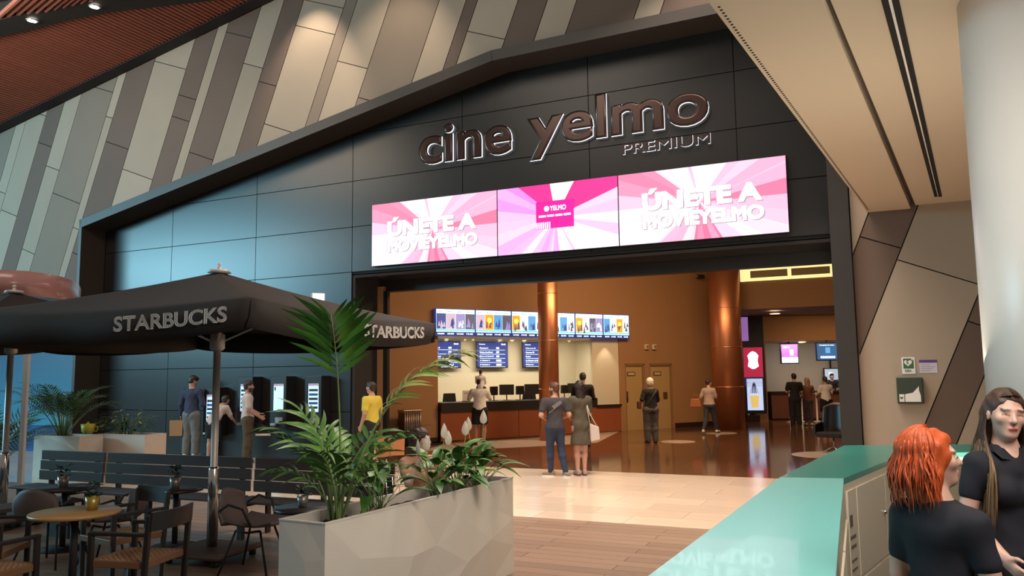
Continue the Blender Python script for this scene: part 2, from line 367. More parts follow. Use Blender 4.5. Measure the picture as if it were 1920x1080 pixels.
# crosswise joints: pixel hints
JT = {}
for x, y in ((30, 405), (75, 268), (90, 312), (122, 371), (45, 468), (200, 170), (218, 272), (205, 220), (280, 335), (318, 122), (350, 182), (355, 228), (375, 292), (445, 65), (470, 122), (498, 156), (515, 238), (620, 63), (610, 8), (655, 120), (677, 184), (893, 62), (2, 360), (78, 215), (139, 427), (140, 475), (1646, 453), (1762, 511), (1830, 607)):
    s, z = onf(x, y, OC)
    for k in range(len(LN) - 1):
        if LN[k][0] + LN[k][1] * (z - 6) <= s < LN[k + 1][0] + LN[k + 1][1] * (z - 6): JT.setdefault(k, []).append((s, z))
for k in range(len(LN) - 1):
    (a, ma), (b, mb_) = LN[k], LN[k + 1]
    base = [(a + ma * -6, 0), (b + mb_ * -6, 0), (b + mb_ * 7, 13), (a + ma * 7, 13)]
    pieces = [base]
    js = sorted(JT.get(k, []), key=lambda t: t[1])
    for (js_, jz) in js:
        # joint runs square to the strip
        nx, nz = ma, 1.0; c = nx * js_ + nz * jz; new = []
        for p in pieces: new += [q for q in (clip(p, nx, nz, c), clip(p, -nx, -nz, -c)) if len(q) > 2]
        pieces = new
    cm = CL[CO[k % len(CO)]]
    for q in pieces:
        for reg in ('up', 'left', 'right'):
            p = q
            if reg == 'up':
                p = clip(p, -.182, 1, 8.85 + 8.58 * .182 + .6); p = clip(p, 0, 1, 12.4)
                p = clip(p, 1, 0, 14.6)
                if b <= -5.0:
                    ps = [clip(p, 0, -1, -3.4)]; 
                    for p in ps:
                        if len(p) > 2:
                            p = shrink(p, .009)
                            if parea(p) > .015: MB().prism(p, -OC, -OC + .03).build('panel', cm, clad)
                    continue
                p1 = clip(p, frm, -1, -(6.02 + .02 + 4.95 * frm)); p1 = p1 if b <= 6.3 else []
                p2 = p if b > 6.3 else []; p2 = clip(p2, 0, -1, -8.32) if len(p2) > 2 else []
                ps = [p1, p2]
            elif reg == 'left':
                p = clip(p, 1, 0, -4.98) if b > -5.0 else []; p = clip(p, 0, -1, -3.4) if len(p) > 2 else []; ps = [clip(p, -frm, 1, 6.02 + .02 + 4.95 * frm) if len(p) > 2 else []]
            else:
                p = clip(p, -1, 0, -13.43); p = clip(p, 0, -1, 0) if len(p) > 2 else []; ps = [clip(p, 0, 1, 5.2) if len(p) > 2 else []]
            # cheap joining is not needed: regions touch only at outline breaks hidden by the frame
            for p in ps:
                if len(p) < 3: continue
                p = shrink(p, .009)
                if parea(p) > .015: MB().prism(p, -OC, -OC + .03).build('panel', cm, clad)

# ================================================================== slatted timber ceiling (left)
slat = mat('cedar_slat', (.34, .115, .075), .6, var=.12, vscale=3, obvar=.06)
ceilA = tag(MB().prism([(-20, ceilz(-20) + .35), (2.4, ceilz(2.4) + .35), (2.4, ceilz(2.4) + .45), (-20, ceilz(-20) + .45)], -16, -.4).build('ceiling', joint, None, PF, AF), kind='structure')
CN = Vector((-.182 * DF.x, -.182 * DF.y, 1)); CP = Fw(-8.58, 0, 8.85)
def onc(x, y):
    q = onp(x, y, CP, CN) - PF; return q.dot(DF), q.dot(NF), q.z
edge = sorted([onc(x, y)[:2] for x, y in ((-240, 105), (-60, 78), (0, 64), (60, 51), (130, 33), (210, 18), (300, 8), (420, -6), (520, -12))])
print('ceil edge', [(round(a, 2), round(b, 2)) for a, b in edge])
def eoff(s):
    if s <= edge[0][0]: return edge[0][1]
    for (a, b), (c, d) in zip(edge[:-1], edge[1:]):
        if a <= s <= c: return b + (d - b) * (s - a) / (c - a)
    return edge[-1][1]
n_s = 0; s = -16.0
while s < 1.6 and n_s < 290:
    e = eoff(s)
    if e > 1.2:
        b = MB(); b.box(-.022, .022, -e, -.98, 0, .11); o = b.build('ceiling_slat', slat, ceilA); o.location = (s, 0, ceilz(s)); n_s += 1
    s += .112
print('slats', n_s)
# dark trim along the wall and dark wavy fascia
bb = MB()
bb.prism([(-16, ceilz(-16) - .02), (1.9, ceilz(1.9) - .02), (1.9, ceilz(1.9) + .35), (-16, ceilz(-16) + .35)], -.97, -.66)
tag(bb.build('trim_9', blackm, None, PF, AF), kind='structure')
bb = MB(); es = [e for e in edge if e[0] > -20]
for (a, b), (c, d) in zip(es[:-1], es[1:]):
    vs = []
    for (p, q) in ((a, b), (c, d)):
        for (o_, dz) in ((q, -.06), (q + .62, -.06), (q + .62, .35), (q, .35)): vs.append((p, -o_, ceilz(p) + dz))
    bb.add(vs, [(0, 1, 5, 4), (1, 2, 6, 5), (2, 3, 7, 6), (3, 0, 4, 7), (0, 3, 2, 1), (4, 5, 6, 7)])
tag(bb.build('trim_10', blackm, None, PF, AF), kind='structure')
glow = mat('lamp_glow', (1, .93, .85), em=14, emc=(1, .9, .78))
for i, (x, y) in enumerate(((60, 38), (177, 12))):
    q = onp(x, y, CP - Vector((0, 0, .07)), CN)
    t = thing('downlight', ['round recessed downlight in dark ceiling band, nearer the photo\'s left edge', 'round recessed downlight in dark ceiling band, second from the photo\'s left edge'][i], 'ceiling light', q, 0, 'downlights in the dark ceiling band')
    MB().lathe([(.095, 0), (.13, -.005), (.13, -.02), (.095, -.02)], 24, cap=False).build('ring', chrome, t)
    MB().lathe([(.001, -.012), (.095, -.012), (.095, -.006), (.001, -.006)], 24).build('bulb', glow, t)
# second field of slats, running another way
zb = ceilz(edge[len(edge) // 2][0]) + .12
az = radians(-49); db = Vector((sin(az), cos(az), 0)); sd = Vector((cos(az), -sin(az), 0))
nb = 0
for i, k in enumerate(np.arange(0, 30)):
    # starts on the far edge of the fascia, runs towards the mall
    x0 = -20 + k * 16.2; 
    p = onp(x0, 62 - .235 * x0 if x0 > 60 else 54 - .1 * x0, CP, CN)
    ext_ = 5.5
    dirn = -db
    b = MB(); b.bar((0, 0, 0), tuple(dirn * ext_ + Vector((0, 0, .0))), .05, .1); o = b.build('ceiling_slat', slat, ceilA)
    o.matrix_parent_inverse = (Matrix.Translation(PF) @ Matrix.Rotation(AF, 4, 'Z')).inverted(); o.location = p + Vector((0, 0, .12)); nb += 1

# ================================================================== plaster soffit on the right
plaster = mat('plaster', (.56, .46, .35), .8, var=.03, vscale=1)
ZS = 4.4
def sof(pts, z0, z1, nm, m): 
    b = MB(); b.prism([(p.x, p.y) for p in pts], z0, z1, 'z'); return tag(b.build(nm, m), kind='structure')
A1, A2 = onz(1335, 0, ZS), onz(1622, 387, ZS); B1, B2 = onz(1547, 0, ZS), onz(1706, 383, ZS)
C1, C2 = onz(1557, 0, ZS), onz(1716, 383, ZS)
def ext(a, b, k): return a + (a - b) * k
wl = [Fw(12.6, OC, 0), Fw(20, OC, 0)]
def towall(a, b):
    d = b - a; n = (Fw(0, OC, 0) - a).dot(NF) / d.dot(NF); return a + d * n
sof([ext(A1, A2, .8), towall(A1, A2), towall(B1, B2), ext(B1, B2, .8)], ZS - .05, ZS + .9, 'ceiling_soffit', plaster)
V1, V2 = onz(1656, 0, ZS), onz(1754, 368, ZS); W1, W2 = onz(1682, 0, ZS), onz(1764, 368, ZS)
sof([ext(C1, C2, .8), towall(C1, C2), towall(W1, W2) + Vector((5, -1.2, 0)), ext(W1, W2, .8) + Vector((5, 0, 0))], ZS, ZS + .9, 'ceiling_right', plaster)
g = (C1 + B1) / 2; g2 = (C2 + B2) / 2
b = MB(); b.bar(tuple(ext(g, g2, .8) + Vector((0, 0, .1))), tuple(towall(g, g2) + Vector((0, 0, .1))), .2, .04); tag(b.build('trim_11', mat('shadow_gap', (.10, .075, .055), .9)), kind='structure')
# linear air diffuser: two dark slots with a light rail between
t = thing('air_diffuser', 'long twin slot air diffuser in the beige plaster ceiling', 'air vent', tuple(V2))
for k, (fa, nm, mm) in enumerate(((0.12, 'slot', joint), (.5, 'rail', white), (.88, 'slot', joint))):
    p1 = V1 + (W1 - V1) * fa; p2 = V2 + (W2 - V2) * fa; p1 = ext(p1, p2, .5)
    wd = .045 if nm == 'slot' else .02
    b = MB(); b.bar(tuple(p1 - V2 + Vector((0, 0, -.004))), tuple(p2 - V2 + Vector((0, 0, -.004))), wd, .01); o = b.build(nm, mm, t)
# dotted strip of small perforations along the soffit edge
dots = MB()
for k in range(150):
    f = k / 149; p = A1 + (A2 - A1) * f; q = p + (B1 - A1 + (B2 - A2 - B1 + A1) * f) * .06
    dots.box(q.x - .009, q.x + .009, q.y - .009, q.y + .009, ZS - .054, ZS - .049)
tag(dots.build('trim_12', joint), kind='structure')
# ================================================================== round white column
colm = mat('column_paint', (.62, .60, .56), .35)
e_ = atd(1836, 540, 5.3); t = MB(); t.lathe([(.5, 0), (.5, ZS - .002)], 64)
tag(t.build('column', colm, None, (e_.x + .57, e_.y, 0)), 'wide round white column behind the dark-haired woman', 'column')

# ================================================================== LED screens
led_hot = mat('led_white', (1, 1, 1), em=1.8, emc=(1, .95, 1)); outline = mat('led_outline', (.3, .25, .3), em=.45, emc=(.62, .42, .56))
ledp = mat('led_magenta', (.8, .0, .2), em=1.0, emc=(.95, .0, .22))
SB = [3.72, 6.80, 9.37, 12.44]; zl0, zl1 = 4.22, 5.60
bm_ = [burst('sunburst_left', (.80, .16, .30), (1, .42, .62), 3.1, 1.25), burst('sunburst_centre', (.86, .01, .27), (1, .30, .85), 7.7, 1.25), burst('sunburst_right', (.80, .16, .32), (1, .42, .62), 3.1, 1.25)]
lab = ['left of the three pink screens above the cinema entrance, with white lettering', 'middle pink screen above the cinema entrance, showing a magenta card', 'right of the three pink screens above the cinema entrance, with white lettering']
for i in range(3):
    wd = SB[i + 1] - SB[i]
    t = thing('led_screen', lab[i], 'screen', Fw(SB[i] + wd / 2, 0, zl0), AF, 'screens above the cinema entrance')
    MB().box(-wd / 2 + .004, wd / 2 - .004, -.09, 0, 0, zl1 - zl0).build('casing', black, t)
    d_ = MB().add([(-wd / 2 + .01, 0, -.68), (wd / 2 - .01, 0, -.68), (wd / 2 - .01, 0, .68), (-wd / 2 + .01, 0, .68)], [(0, 1, 2, 3)]).build('display', bm_[i], t, (0, -.095, .69))
    if i != 1:
        for (tx, x0, z0, w_, h_) in (('ÚNETE A', -1.07 if i else -1.12, .62, 2.18, .42), ('MOVIEYELMO', -1.07 if i else -1.12, .28, 2.2, .27)):
            for dx_, dz_ in ((-.016, .010), (.016, -.014)): text('lettering_outline', tx, outline, t, (x0 + dx_, -.100, z0 + dz_), w=w_, h=h_, bold=.05)
            text('lettering', tx, led_hot, t, (x0, -.106, z0), w=w_, h=h_, bold=.05)
    else:
        MB().box(-.42, .38, -.005, 0, 0, .55).build('card_picture', ledp, t, (0, -.1, .47))
        text('lettering', 'YELMO', led_hot, t, (-.12, -.11, .82), w=.34, h=.10, bold=.02)
        MB().lathe([(.001, 0), (.055, 0), (.055, .003), (.001, .003)], 16).build('logo_spot', led_hot, t, (-.19, -.107, .87)).rotation_euler = (pi / 2, 0, 0)
        text('lettering', '0000 0000 0000 0000', led_hot, t, (-.36, -.11, .70), w=.68, h=.045, bold=.02)
        cr = MB()
        for k in range(7):
            hh = .10 + .05 * ((k * 3) % 3); cr.tube([(-.40 + k * .045, 0, 0), (-.40 + k * .045, 0, hh)], .012, 6); cr.lathe([(.001, hh), (.016, hh + .012), (.001, hh + .03)], 8, (-.40 + k * .045, 0))
        cr.build('crowd_picture', led_hot, t, (0, -.108, .475))
# ================================================================== cinema sign
signf = mat('sign_face', (.06, .032, .027), .25, .5); halo = mat('sign_halo', (1, 1, 1), em=1.6, emc=(.85, .93, 1))
sign = thing('cinema_sign', 'large raised letters spelling the cinema name with white lit edges', 'sign', Fw(4.87, 0, 6.02), AF)
def letters(txt, x0, x1, z0, h, bold, d0, d1, d2, lo=0.):
    """each letter its own child: brown face on a lit white body"""
    cu = bpy.data.curves.new('t', 'FONT'); cu.body = txt; cu.offset = bold; cu.resolution_u = 5
    # widths: measure the whole and each prefix
    def bm_of(s_):
        c = bpy.data.curves.new('t', 'FONT'); c.body = s_; c.extrude = .001; c.bevel_depth = bold; c.bevel_resolution = 0; c.resolution_u = 5
        o = bpy.data.objects.new('t', c); col.objects.link(o); bpy.context.view_layer.update()
        me = bpy.data.meshes.new_from_object(o.evaluated_get(bpy.context.evaluated_depsgraph_get()))
        bpy.data.objects.remove(o); bm = bmesh.new(); bm.from_mesh(me); bpy.data.meshes.remove(me); bmesh.ops.remove_doubles(bm, verts=bm.verts, dist=1e-5); return bm
    whole = bm_of(txt); X = [v.co.x for v in whole.verts]; W0, W1_ = min(X), max(X); Y = [v.co.y for v in whole.verts]; whole.free()
    sc_ = (x1 - x0) / (W1_ - W0); sz = h / .73
    for i, ch in enumerate(txt):
        if ch == ' ': continue
        full = bm_of(txt[:i + 1]); xr = max(v.co.x for v in full.verts); full.free()
        bm = bm_of(ch); xm = max(v.co.x for v in bm.verts)
        zm = max(abs(v.co.z) for v in bm.verts)
        for v in bm.verts: v.co = Vector((x0 + (v.co.x - xm + xr - W0) * sc_, v.co.z / zm, z0 + v.co.y * sz))
        base = bpy.data.meshes.new('letter')
        def slab(name, y0, y1, m, par):
            b2 = bm.copy()
            for v in b2.verts: v.co.y = (y0 + y1) / 2 + v.co.y * abs(y1 - y0) / 2
            me = bpy.data.meshes.new(name); b2.to_mesh(me); b2.free(); return obj_mesh(name, me, par, m)
        l_ = slab('letter', -d1, -d2, signf, sign); slab('light_edge', -d0, -d1, halo, l_); bm.free()
letters('cine', 0.05, 2.28, .36, .86, .034, .02, .075, .10)
letters('yelmo', 2.62, 6.27, .40, .86, .034, .02, .075, .10)
letters('PREMIUM', 4.60, 6.27, -.02, .21, .008, .02, .05, .06)
# ================================================================== lobby shell
ochre = mat('lobby_wall', (.33, .17, .07), .7, var=.05, vscale=1)
cream = mat('cream_wall', (.62, .55, .40), .7, var=.03)
def istruct(name, m, fn): b = MB(); fn(b); return tag(b.build(name, m, None, PI_, AI), kind='structure')
istruct('wall_tickets', ochre, lambda b: (b.box(-3.6, 0, 0, .25, 0, 6.2), b.box(0, 6.5, 0, .25, 2.98, 6.2), b.box(6.5, 6.72, 0, .25, 0, 6.2), b.box(6.72, 7.55, 0, .25, 2.15, 6.2),
    b.box(7.55, 7.75, 0, .25, 0, 6.2), b.box(7.75, 8.75, 0, .25, 2.15, 6.2), b.box(8.75, 11.0, 0, .25, 0, 6.2)))
istruct('ceiling_tickets', cream, lambda b: b.box(-.1, 6.6, .25, 2.7, 2.98, 3.05))
istruct('wall_ticket_back', cream, lambda b: (b.box(-.1, 6.6, 2.4, 2.5, 0, 3), b.box(-.1, 0, .25, 2.4, 0, 3), b.box(6.45, 6.55, .25, 2.4, 0, 3), b.box(5.45, 6.5, .05, .15, .86, 3.0)))
istruct('baseboard_tickets', mat('dark_skirting', (.03, .012, .008), .4), lambda b: (b.box(8.8, 11, -.02, 0, 0, .16), b.box(-3.6, 0, -.02, 0, 0, .12)))
doorm = mat('door_leaf', (.42, .27, .11), .55); doorf = mat('door_frame', (.26, .15, .06), .5)
for i, (a, b_) in enumerate(((6.72, 7.55), (7.75, 8.75))):
    d_ = MB().box(a, b_, .08, .13, 0, 2.15).build('door_%d' % (i + 1), doorm, None, PI_, AI); tag(d_, kind='structure')
    MB().box(a, a + .06, .02, .08, 0, 2.15).box(b_ - .06, b_, .02, .08, 0, 2.15).box(a, b_, .02, .08, 2.09, 2.15).build('door_frame', doorf, d_)
    pl_ = MB().box(-.17, .17, -.015, 0, -.07, .07).build('plate', mat('plate_dark', (.12, .06, .03), .5), d_, ((a + b_) / 2 - .1, .08, 1.82), 0, .03)
    MB().box(-.13, .13, -.004, 0, -.04, .04).build('plate_face', mat('plate_face', (.5, .38, .2), .5), pl_, (0, -.016, 0))
    if i == 0: MB().tube([(a + .12, .05, .95), (a + .12, .05, 1.2)], .015).box(a + .09, a + .15, .06, .08, .9, 1.25).build('door_handle', black, d_)
    else: MB().box(b_ - .36, b_ - .2, .05, .08, .98, 1.2).build('door_handle', mat('brass_dark', (.16, .09, .04), .4, .5), d_)
# wall sconces: two little pale boxes above the doors
for k, s in enumerate((7.62, 7.95)):
    t = thing('wall_speaker', ['small beige box on the lobby wall above the left door', 'small beige box on the lobby wall above the right door'][k], 'wall box', Iw(s, 0, 2.62), AI, 'small boxes above the lobby doors')
    MB().box(-.07, .07, -.1, 0, 0, .17).build('case', cream, t, None, 0, .02)
    MB().box(-.05, .05, -.003, 0, .03, .14).build('grille', doorf, t, (0, -.101, 0))
# remaining lobby shell
b = MB(); b.prism([(-8, 14), (16, 8), (30, 20), (24, 44), (-8, 40)], 6.2, 6.4, 'z'); 
def outer(name, m, p, q, z0, z1, th=.2):
    b = MB(); b.bar((p[0], p[1], (z0 + z1) / 2), (q[0], q[1], (z0 + z1) / 2), th, z1 - z0); return tag(b.build(name, m), kind='structure')
b = MB(); c_ = [Fw(-3, -.75, 0), Fw(24, -.75, 0), Vector((24, 40, 0)), Vector((-6, 40, 0))]; b.prism([(p.x, p.y) for p in c_], 6.2, 6.4, 'z'); tag(b.build('ceiling_lobby', ochre), kind='structure')
outer('wall_lobby_left', ochre, Fw(2.75, -1.0, 0), Iw(-3.6, 0, 0), 0, 6.2)
outer('wall_lobby_back', ochre, (7, 35.2), (24, 35.2), 0, 6.2); outer('wall_lobby_right', ochre, Fw(15.5, -.6, 0), (22, 35.3), 0, 6.2)
outer('wall_lobby_jog', ochre, Iw(10.95, .1, 0), (7.4, 35.2), 0, 6.2)
# bulkhead and cove on the right
K0 = Vector((7.75, 27.2, 0)); bl = K0 + DF * 9
b = MB(); b.prism([(K0.x, K0.y), (bl.x, bl.y), (bl.x + 3, bl.y + 10), (K0.x + .6, K0.y + 8)], 3.95, 4.88, 'z'); tag(b.build('wall_bulkhead', mat('bulkhead', (.24, .13, .055), .75)), kind='structure')
b = MB(); b.box(9.3, 22, 30.6, 30.9, 3.0, 4.0); tag(b.build('wall_snack_top', ochre), kind='structure')
b = MB(); b.box(9.1, 9.6, 30.5, 31.2, 0, 4.2); tag(b.build('wall_snack_side', ochre), kind='structure')
b = MB(); b.box(9.6, 22, 33.2, 33.4, 0, 3.2); tag(b.build('wall_snack_back', mat('snack_wall', (.42, .38, .33), .7)), kind='structure')
b = MB(); b.box(9.6, 22, 30.9, 33.2, 3.0, 3.1); tag(b.build('ceiling_snack', cream), kind='structure')
t = thing('light_cove', 'glowing cream light cove with dark louvre panels high in the lobby', 'ceiling light', (K0.x + .05, K0.y - .05, 4.90), AF)
cove = mat('cove_glow', (1, .8, .4), em=1.05, emc=(1, .78, .34))
MB().box(0, 5.5, -.02, .05, 0, .55).build('glow_band', cove, t)
for k in range(4): MB().box(0, 1.2, -.02, 0, 0, .24).build('louvre', mat('louvre', (.22, .17, .07), .6), t, (.35 + 1.32 * k, -.05, .1))
# ceiling lamps in the lobby
warm = mat('warm_bulb', (1, .9, .7), em=7, emc=(1, .86, .62))
def down(p, label, r=.09, group='downlights in the cinema lobby', power=0):
    t = thing('downlight', label, 'ceiling light', p, 0, group)
    MB().lathe([(r, 0), (r * 1.35, -.01), (r * 1.35, -.03), (r, -.03)], 20, cap=False).build('ring', chrome, t)
    MB().lathe([(.001, -.02), (r, -.02), (r, -.008), (.001, -.008)], 20).build('bulb', warm, t)
down(atd(1453, 587, 27.9), 'oval glowing downlight in the brown bulkhead right of the wide copper column', .18)
down(Vector((atd(1503, 639, 31.6).x, 31.6, 2.99)), 'small downlight above the snack bar queue', .12)
for k, (x, y) in enumerate(((837, 637), (872, 641), (887, 637), (937, 638), (960, 643), (983, 639), (1067, 641), (1105, 642))):
    q = onz(x, y, 2.97); q2 = onz(x, y, 2.97)
    s_, o_ = (q - PI_).dot(DI), (q - PI_).dot(NI); o_ = min(-.4, max(o_, -2.2))
    down(Iw((oni(x, y, o_)[0]), o_, 2.97), 'tiny downlight over the ticket counter, ' + ['first', 'second', 'third', 'fourth', 'fifth', 'sixth', 'seventh', 'eighth'][k] + ' from the left', .045 if k in (1, 2, 6) else .07, 'downlights over the ticket counter')
spot('ticket_spot', tuple(Iw(5.95, -.1, 2.95) + NI * .35), tuple(Iw(5.95, -.05, 1.2)), 22, 70, .5)
# ================================================================== copper columns
copper = mat('copper', (.60, .25, .12), .40, .85, var=.06, vscale=2, stretch=(1, 1, .2)); band = mat('copper_band', (.75, .42, .25), .3, .9)
for k, (px_, D, r, lb) in enumerate(((1029, 22.7, .285, 'slim copper column in front of the ticket counter'), (1364, 26.3, .50, 'wide copper column right of the two lobby doors'))):
    p = atd(px_, 700, D); t = thing('copper_column', lb, 'column', (p.x, p.y, 0), 0, 'copper columns in the lobby')
    MB().lathe([(r, 0), (r, 6.2)], 48).build('shaft', copper, t)
    for z in ((1.42, 2.78, 4.12) if k == 0 else (1.36, 2.65, 3.93, 5.25)): MB().lathe([(r + .006, z - .012), (r + .006, z + .012), (r - .01, z + .012), (r - .01, z - .012), (r + .006, z - .012)], 48).build('joint_ring', band, t)
# ================================================================== ticket counter
cfront = mat('counter_front', (.27, .075, .03), .35, var=.06, coat=.3)
t = thing('ticket_counter', 'long ticket counter with copper red front and black top', 'counter', Iw(0, 0, 0), AI)
for k in range(5): MB().box(.008, 1.272, 0, .03, .02, .82).build('front_panel', cfront, t, (.02 + 1.28 * k, -.12, 0))
MB().box(.02, 6.42, -.09, .5, .0, .82).build('body', blackm, t); MB().box(.02, 6.42, -.10, .0, .0, .05).build('plinth', woodj, t)
MB().box(.02, 5.45, -.18, .62, .82, 1.08).build('worktop', black, t, None, 0, .01)
MB().box(5.45, 6.42, -.18, .04, .79, .86).build('side_top', black, t)
# monitors on the counter
def monitor(lb, s, o, w_=.42, h_=.32, rz=0):
    t = thing('monitor', lb, 'monitor', Iw(s, o, 1.08), AI + rz, 'tills on the ticket counter')
    MB().box(-.1, .1, -.08, .08, 0, .015).build('foot', black, t); MB().tube([(0, 0, .015), (0, 0, .2)], .018).build('stem', black, t)
    MB().box(-w_ / 2, w_ / 2, -.03, .03, .16, .16 + h_).build('screen', black, t, None, 0, .008)
    return t
for k, (x, w_) in enumerate(((926, .3), (950, .45), (975, .34), (997, .45), (1058, .3), (1073, .3))):
    s_ = oni(x, 735, -.3)[0]; monitor('black till monitor on the ticket counter, ' + ['first', 'second', 'third', 'fourth', 'fifth', 'last'][k] + ' from the left', s_, -.3, w_, .26 + .05 * (k % 2), .3 * (-1) ** k)
def office_chair(lb, s, o, rz):
    t = thing('office_chair', lb, 'chair', Iw(s, o, 0), AI + rz, 'office chairs behind the ticket counter')
    MB().lathe([(.03, .06), (.03, .44)], 12).build('stem', black, t)
    for k in range(5): a = k * 2 * pi / 5; MB().bar((0, 0, .07), (.28 * cos(a), .28 * sin(a), .05), .04, .04).lathe([(.001, 0), (.028, .01), (.028, .05), (.001, .055)], 10, (.28 * cos(a), .28 * sin(a))).build('leg', black, t)
    MB().box(-.23, .23, -.22, .22, .44, .52).build('seat', blackm, t, None, 0, .03)
    MB().prism([(-.2, .6), (.2, .6), (.24, .9), (.2, 1.22), (-.2, 1.22), (-.24, .9)], -.02, .03).build('backrest', blackm, t, (0, -.2, .1), 0, .02)
    MB().bar((0, -.1, .48), (0, -.19, .8), .05, .02).build('bracket', black, t)
office_chair('black office chair at the left end of the ticket counter', oni(836, 740, -1.0)[0], -1.0, 0.1)
office_chair('black office chair behind the middle of the ticket counter', oni(988, 740, -1.0)[0], -1.0, -.2)
# sheet of paper display
t = thing('paper_stand', 'small white notice standing on the ticket counter beside the man with a child', 'notice', Iw(oni(874, 728, -.2)[0], -.2, 1.08), AI)
MB().box(-.12, .12, -.005, .005, .02, .32).build('sheet', white, t); MB().box(-.13, .13, -.04, .04, 0, .02).build('base', black, t)
text('lettering', 'AVISO', black, t, (-.08, -.008, .22), w=.16, h=.04)
# ================================================================== menu boards
mb_back = mat('board_dark', (.01, .02, .09), .4, em=.5, emc=(.03, .07, .35)); mb_lit = mat('board_lit', (.7, .9, 1), em=1.5, emc=(.55, .88, 1)); teal = mat('board_teal', (.1, .6, .6), em=1, emc=(.1, .62, .6))
wt = mat('board_white', (1, 1, 1), em=1.5, emc=(.85, .92, 1))
pc = [mat('poster_%d' % i, c, em=.9, emc=c2, var=0) for i, (c, c2) in enumerate([((.05, .08, .25), (.06, .08, .28)), ((.9, .4, .05), (1, .33, .02)), ((.2, .2, .45), (.32, .30, .62)), ((.1, .3, .6), (.10, .36, .75)), ((.4, .3, .4), (.62, .5, .66)), ((.1, .1, .1), (.10, .10, .16)), ((.7, .8, .9), (.6, .85, 1))])]
def poster(b_x, z0, w_, h_, kind, par, y):
    """an abstract film poster: ground colour with a few flat shapes"""
    p = MB().box(b_x, b_x + w_, y - .004, y, z0, z0 + h_).build('poster', pc[kind], par)
    r = random.Random(int(b_x * 977) + kind)
    cols = {0: (4, 2), 1: (5, None), 2: (6, 0), 3: (0, 6), 4: (0, 3), 5: (2, 1), 6: (5, 0)}[kind]
    s = MB()
    for k in range(4):
        cx = b_x + w_ * r.uniform(.2, .8); cz = z0 + h_ * r.uniform(.15, .6); ww = w_ * r.uniform(.08, .18); hh = h_ * r.uniform(.1, .28)
        s.prism([(cx - ww, cz - hh), (cx + ww, cz - hh), (cx + ww * .5, cz + hh * .4), (cx, cz + hh), (cx - ww * .5, cz + hh * .3)], y - .007, y - .005)
    s.build('figures', pc[cols[0]], par)
    if kind == 1: MB().lathe([(.001, 0), (w_ * .28, 0), (w_ * .28, .003), (.001, .003)], 16).build('sun', mat('poster_sun', (1, .8, .2), em=1.2, emc=(1, .72, .12)), par, (b_x + w_ * .5, y - .005, z0 + h_ * .62)).rotation_euler = (pi / 2, 0, 0)
mx = [-.15, 1.12, 2.34, 3.50, 4.66, 5.75, 6.82]
seqs = ['0425', '4135', '1636', '4636', '1652', '3616']
for k in range(6):
    w_ = mx[k + 1] - mx[k]; t = thing('menu_screen', 'film programme screen above the ticket counter, ' + ['leftmost', 'second from the left', 'third from the left', 'partly behind the slim copper column', 'second from the right', 'rightmost'][k], 'screen', Iw(mx[k], 0, 2.95), AI, 'film screens above the ticket counter')
    MB().box(.0, w_, -.16, -.05, 0, .78).build('casing', mb_back, t)
    MB().box(.025, w_ - .025, -.165, -.16, .12, .76).build('display', mb_lit, t)
    MB().box(.025, w_ - .025, -.17, -.165, .15, .19).build('green_strip', teal, t)
    pw = (w_ - .05) / 4
    for j, c in enumerate(seqs[k]): poster(.03 + pw * j, .2, pw - .01, .44, int(c), t, -.167)
    for j in range(4):
        text('lettering', 'SALA %d' % (k * 4 + j + 1), mb_back, t, (.07 + pw * j, -.168, .68), w=pw * .55, h=.035, bold=.03)
        text('lettering', ['18:00', '20:30', '16:15 22:00', '19:45'][(k + j) % 4], wt, t, (.06 + pw * j, -.168, .045), w=pw * .7, h=.04, bold=.04)
# blue session screens on the back wall
navy = mat('navy_display', (.01, .02, .12), em=1, emc=(.012, .03, .20))
tv_frame = mat('tv_frame', (.01, .01, .015), .4)
rows = [('Monstruos 2', 'Historias', 'Sala 3 Blood', 'El Cuidad P.', 'Capitan 2'), ('Monstruos 2', 'Rambo: Last Blood', 'Dora y la Ciudad P.', '4. Capitulo 2', '5. Capitulo 2'), ('El Rey Leon 3D', 'Monstruos 3D', 'El Amor', 'La Historia de El', 'El Rey Leon')]
for k, (xa, xb) in enumerate(((800, 863), (892, 951), (978, 1036))):
    off = -2.25; s0, z1 = oni(xa, 646, off); s1, _ = oni(xb, 646, off); z0 = oni(xa, 691, off)[1]; w_, h_ = s1 - s0, .86; z0 = 2.07
    t = thing('session_screen', 'blue session list screen behind the ticket counter, ' + ['cut by the wall edge on the left', 'in the middle', 'half behind the slim copper column'][k], 'screen', Iw(s0 + w_ / 2, off, z0), AI, 'blue session screens')
    MB().box(-w_ / 2, w_ / 2, -.05, .0, 0, h_).build('casing', tv_frame, t, None, 0, .01)
    MB().box(-.2, .2, .0, .14, .2, .6).build('bracket', black, t)
    MB().box(-w_ / 2 + .03, w_ / 2 - .03, -.056, -.05, .04, h_ - .03).build('display', navy, t)
    text('lettering', 'Sesiones', wt, t, (-w_ * .42, -.06, h_ - .11), w=.22, h=.035, bold=.03)
    text('lettering', '18:45', wt, t, (w_ * .28, -.06, h_ - .12), w=.16, h=.05, bold=.03)
    for j, r_ in enumerate(rows[k]):
        z = h_ - .24 - .135 * j
        text('lettering', r_, wt, t, (-w_ * .40, -.06, z), w=.045 * len(r_) * .62, h=.045, bold=.02)
        MB().box(.0, .1 + .08 * (j > 2), -.004, 0, 0, .055).build('time_tag', wt, t, (w_ * .12, -.057, z - .004))
        MB().box(-w_ * .40, w_ * .4, -.002, 0, 0, .008).build('rule', mb_lit, t, (0, -.057, z - .045))
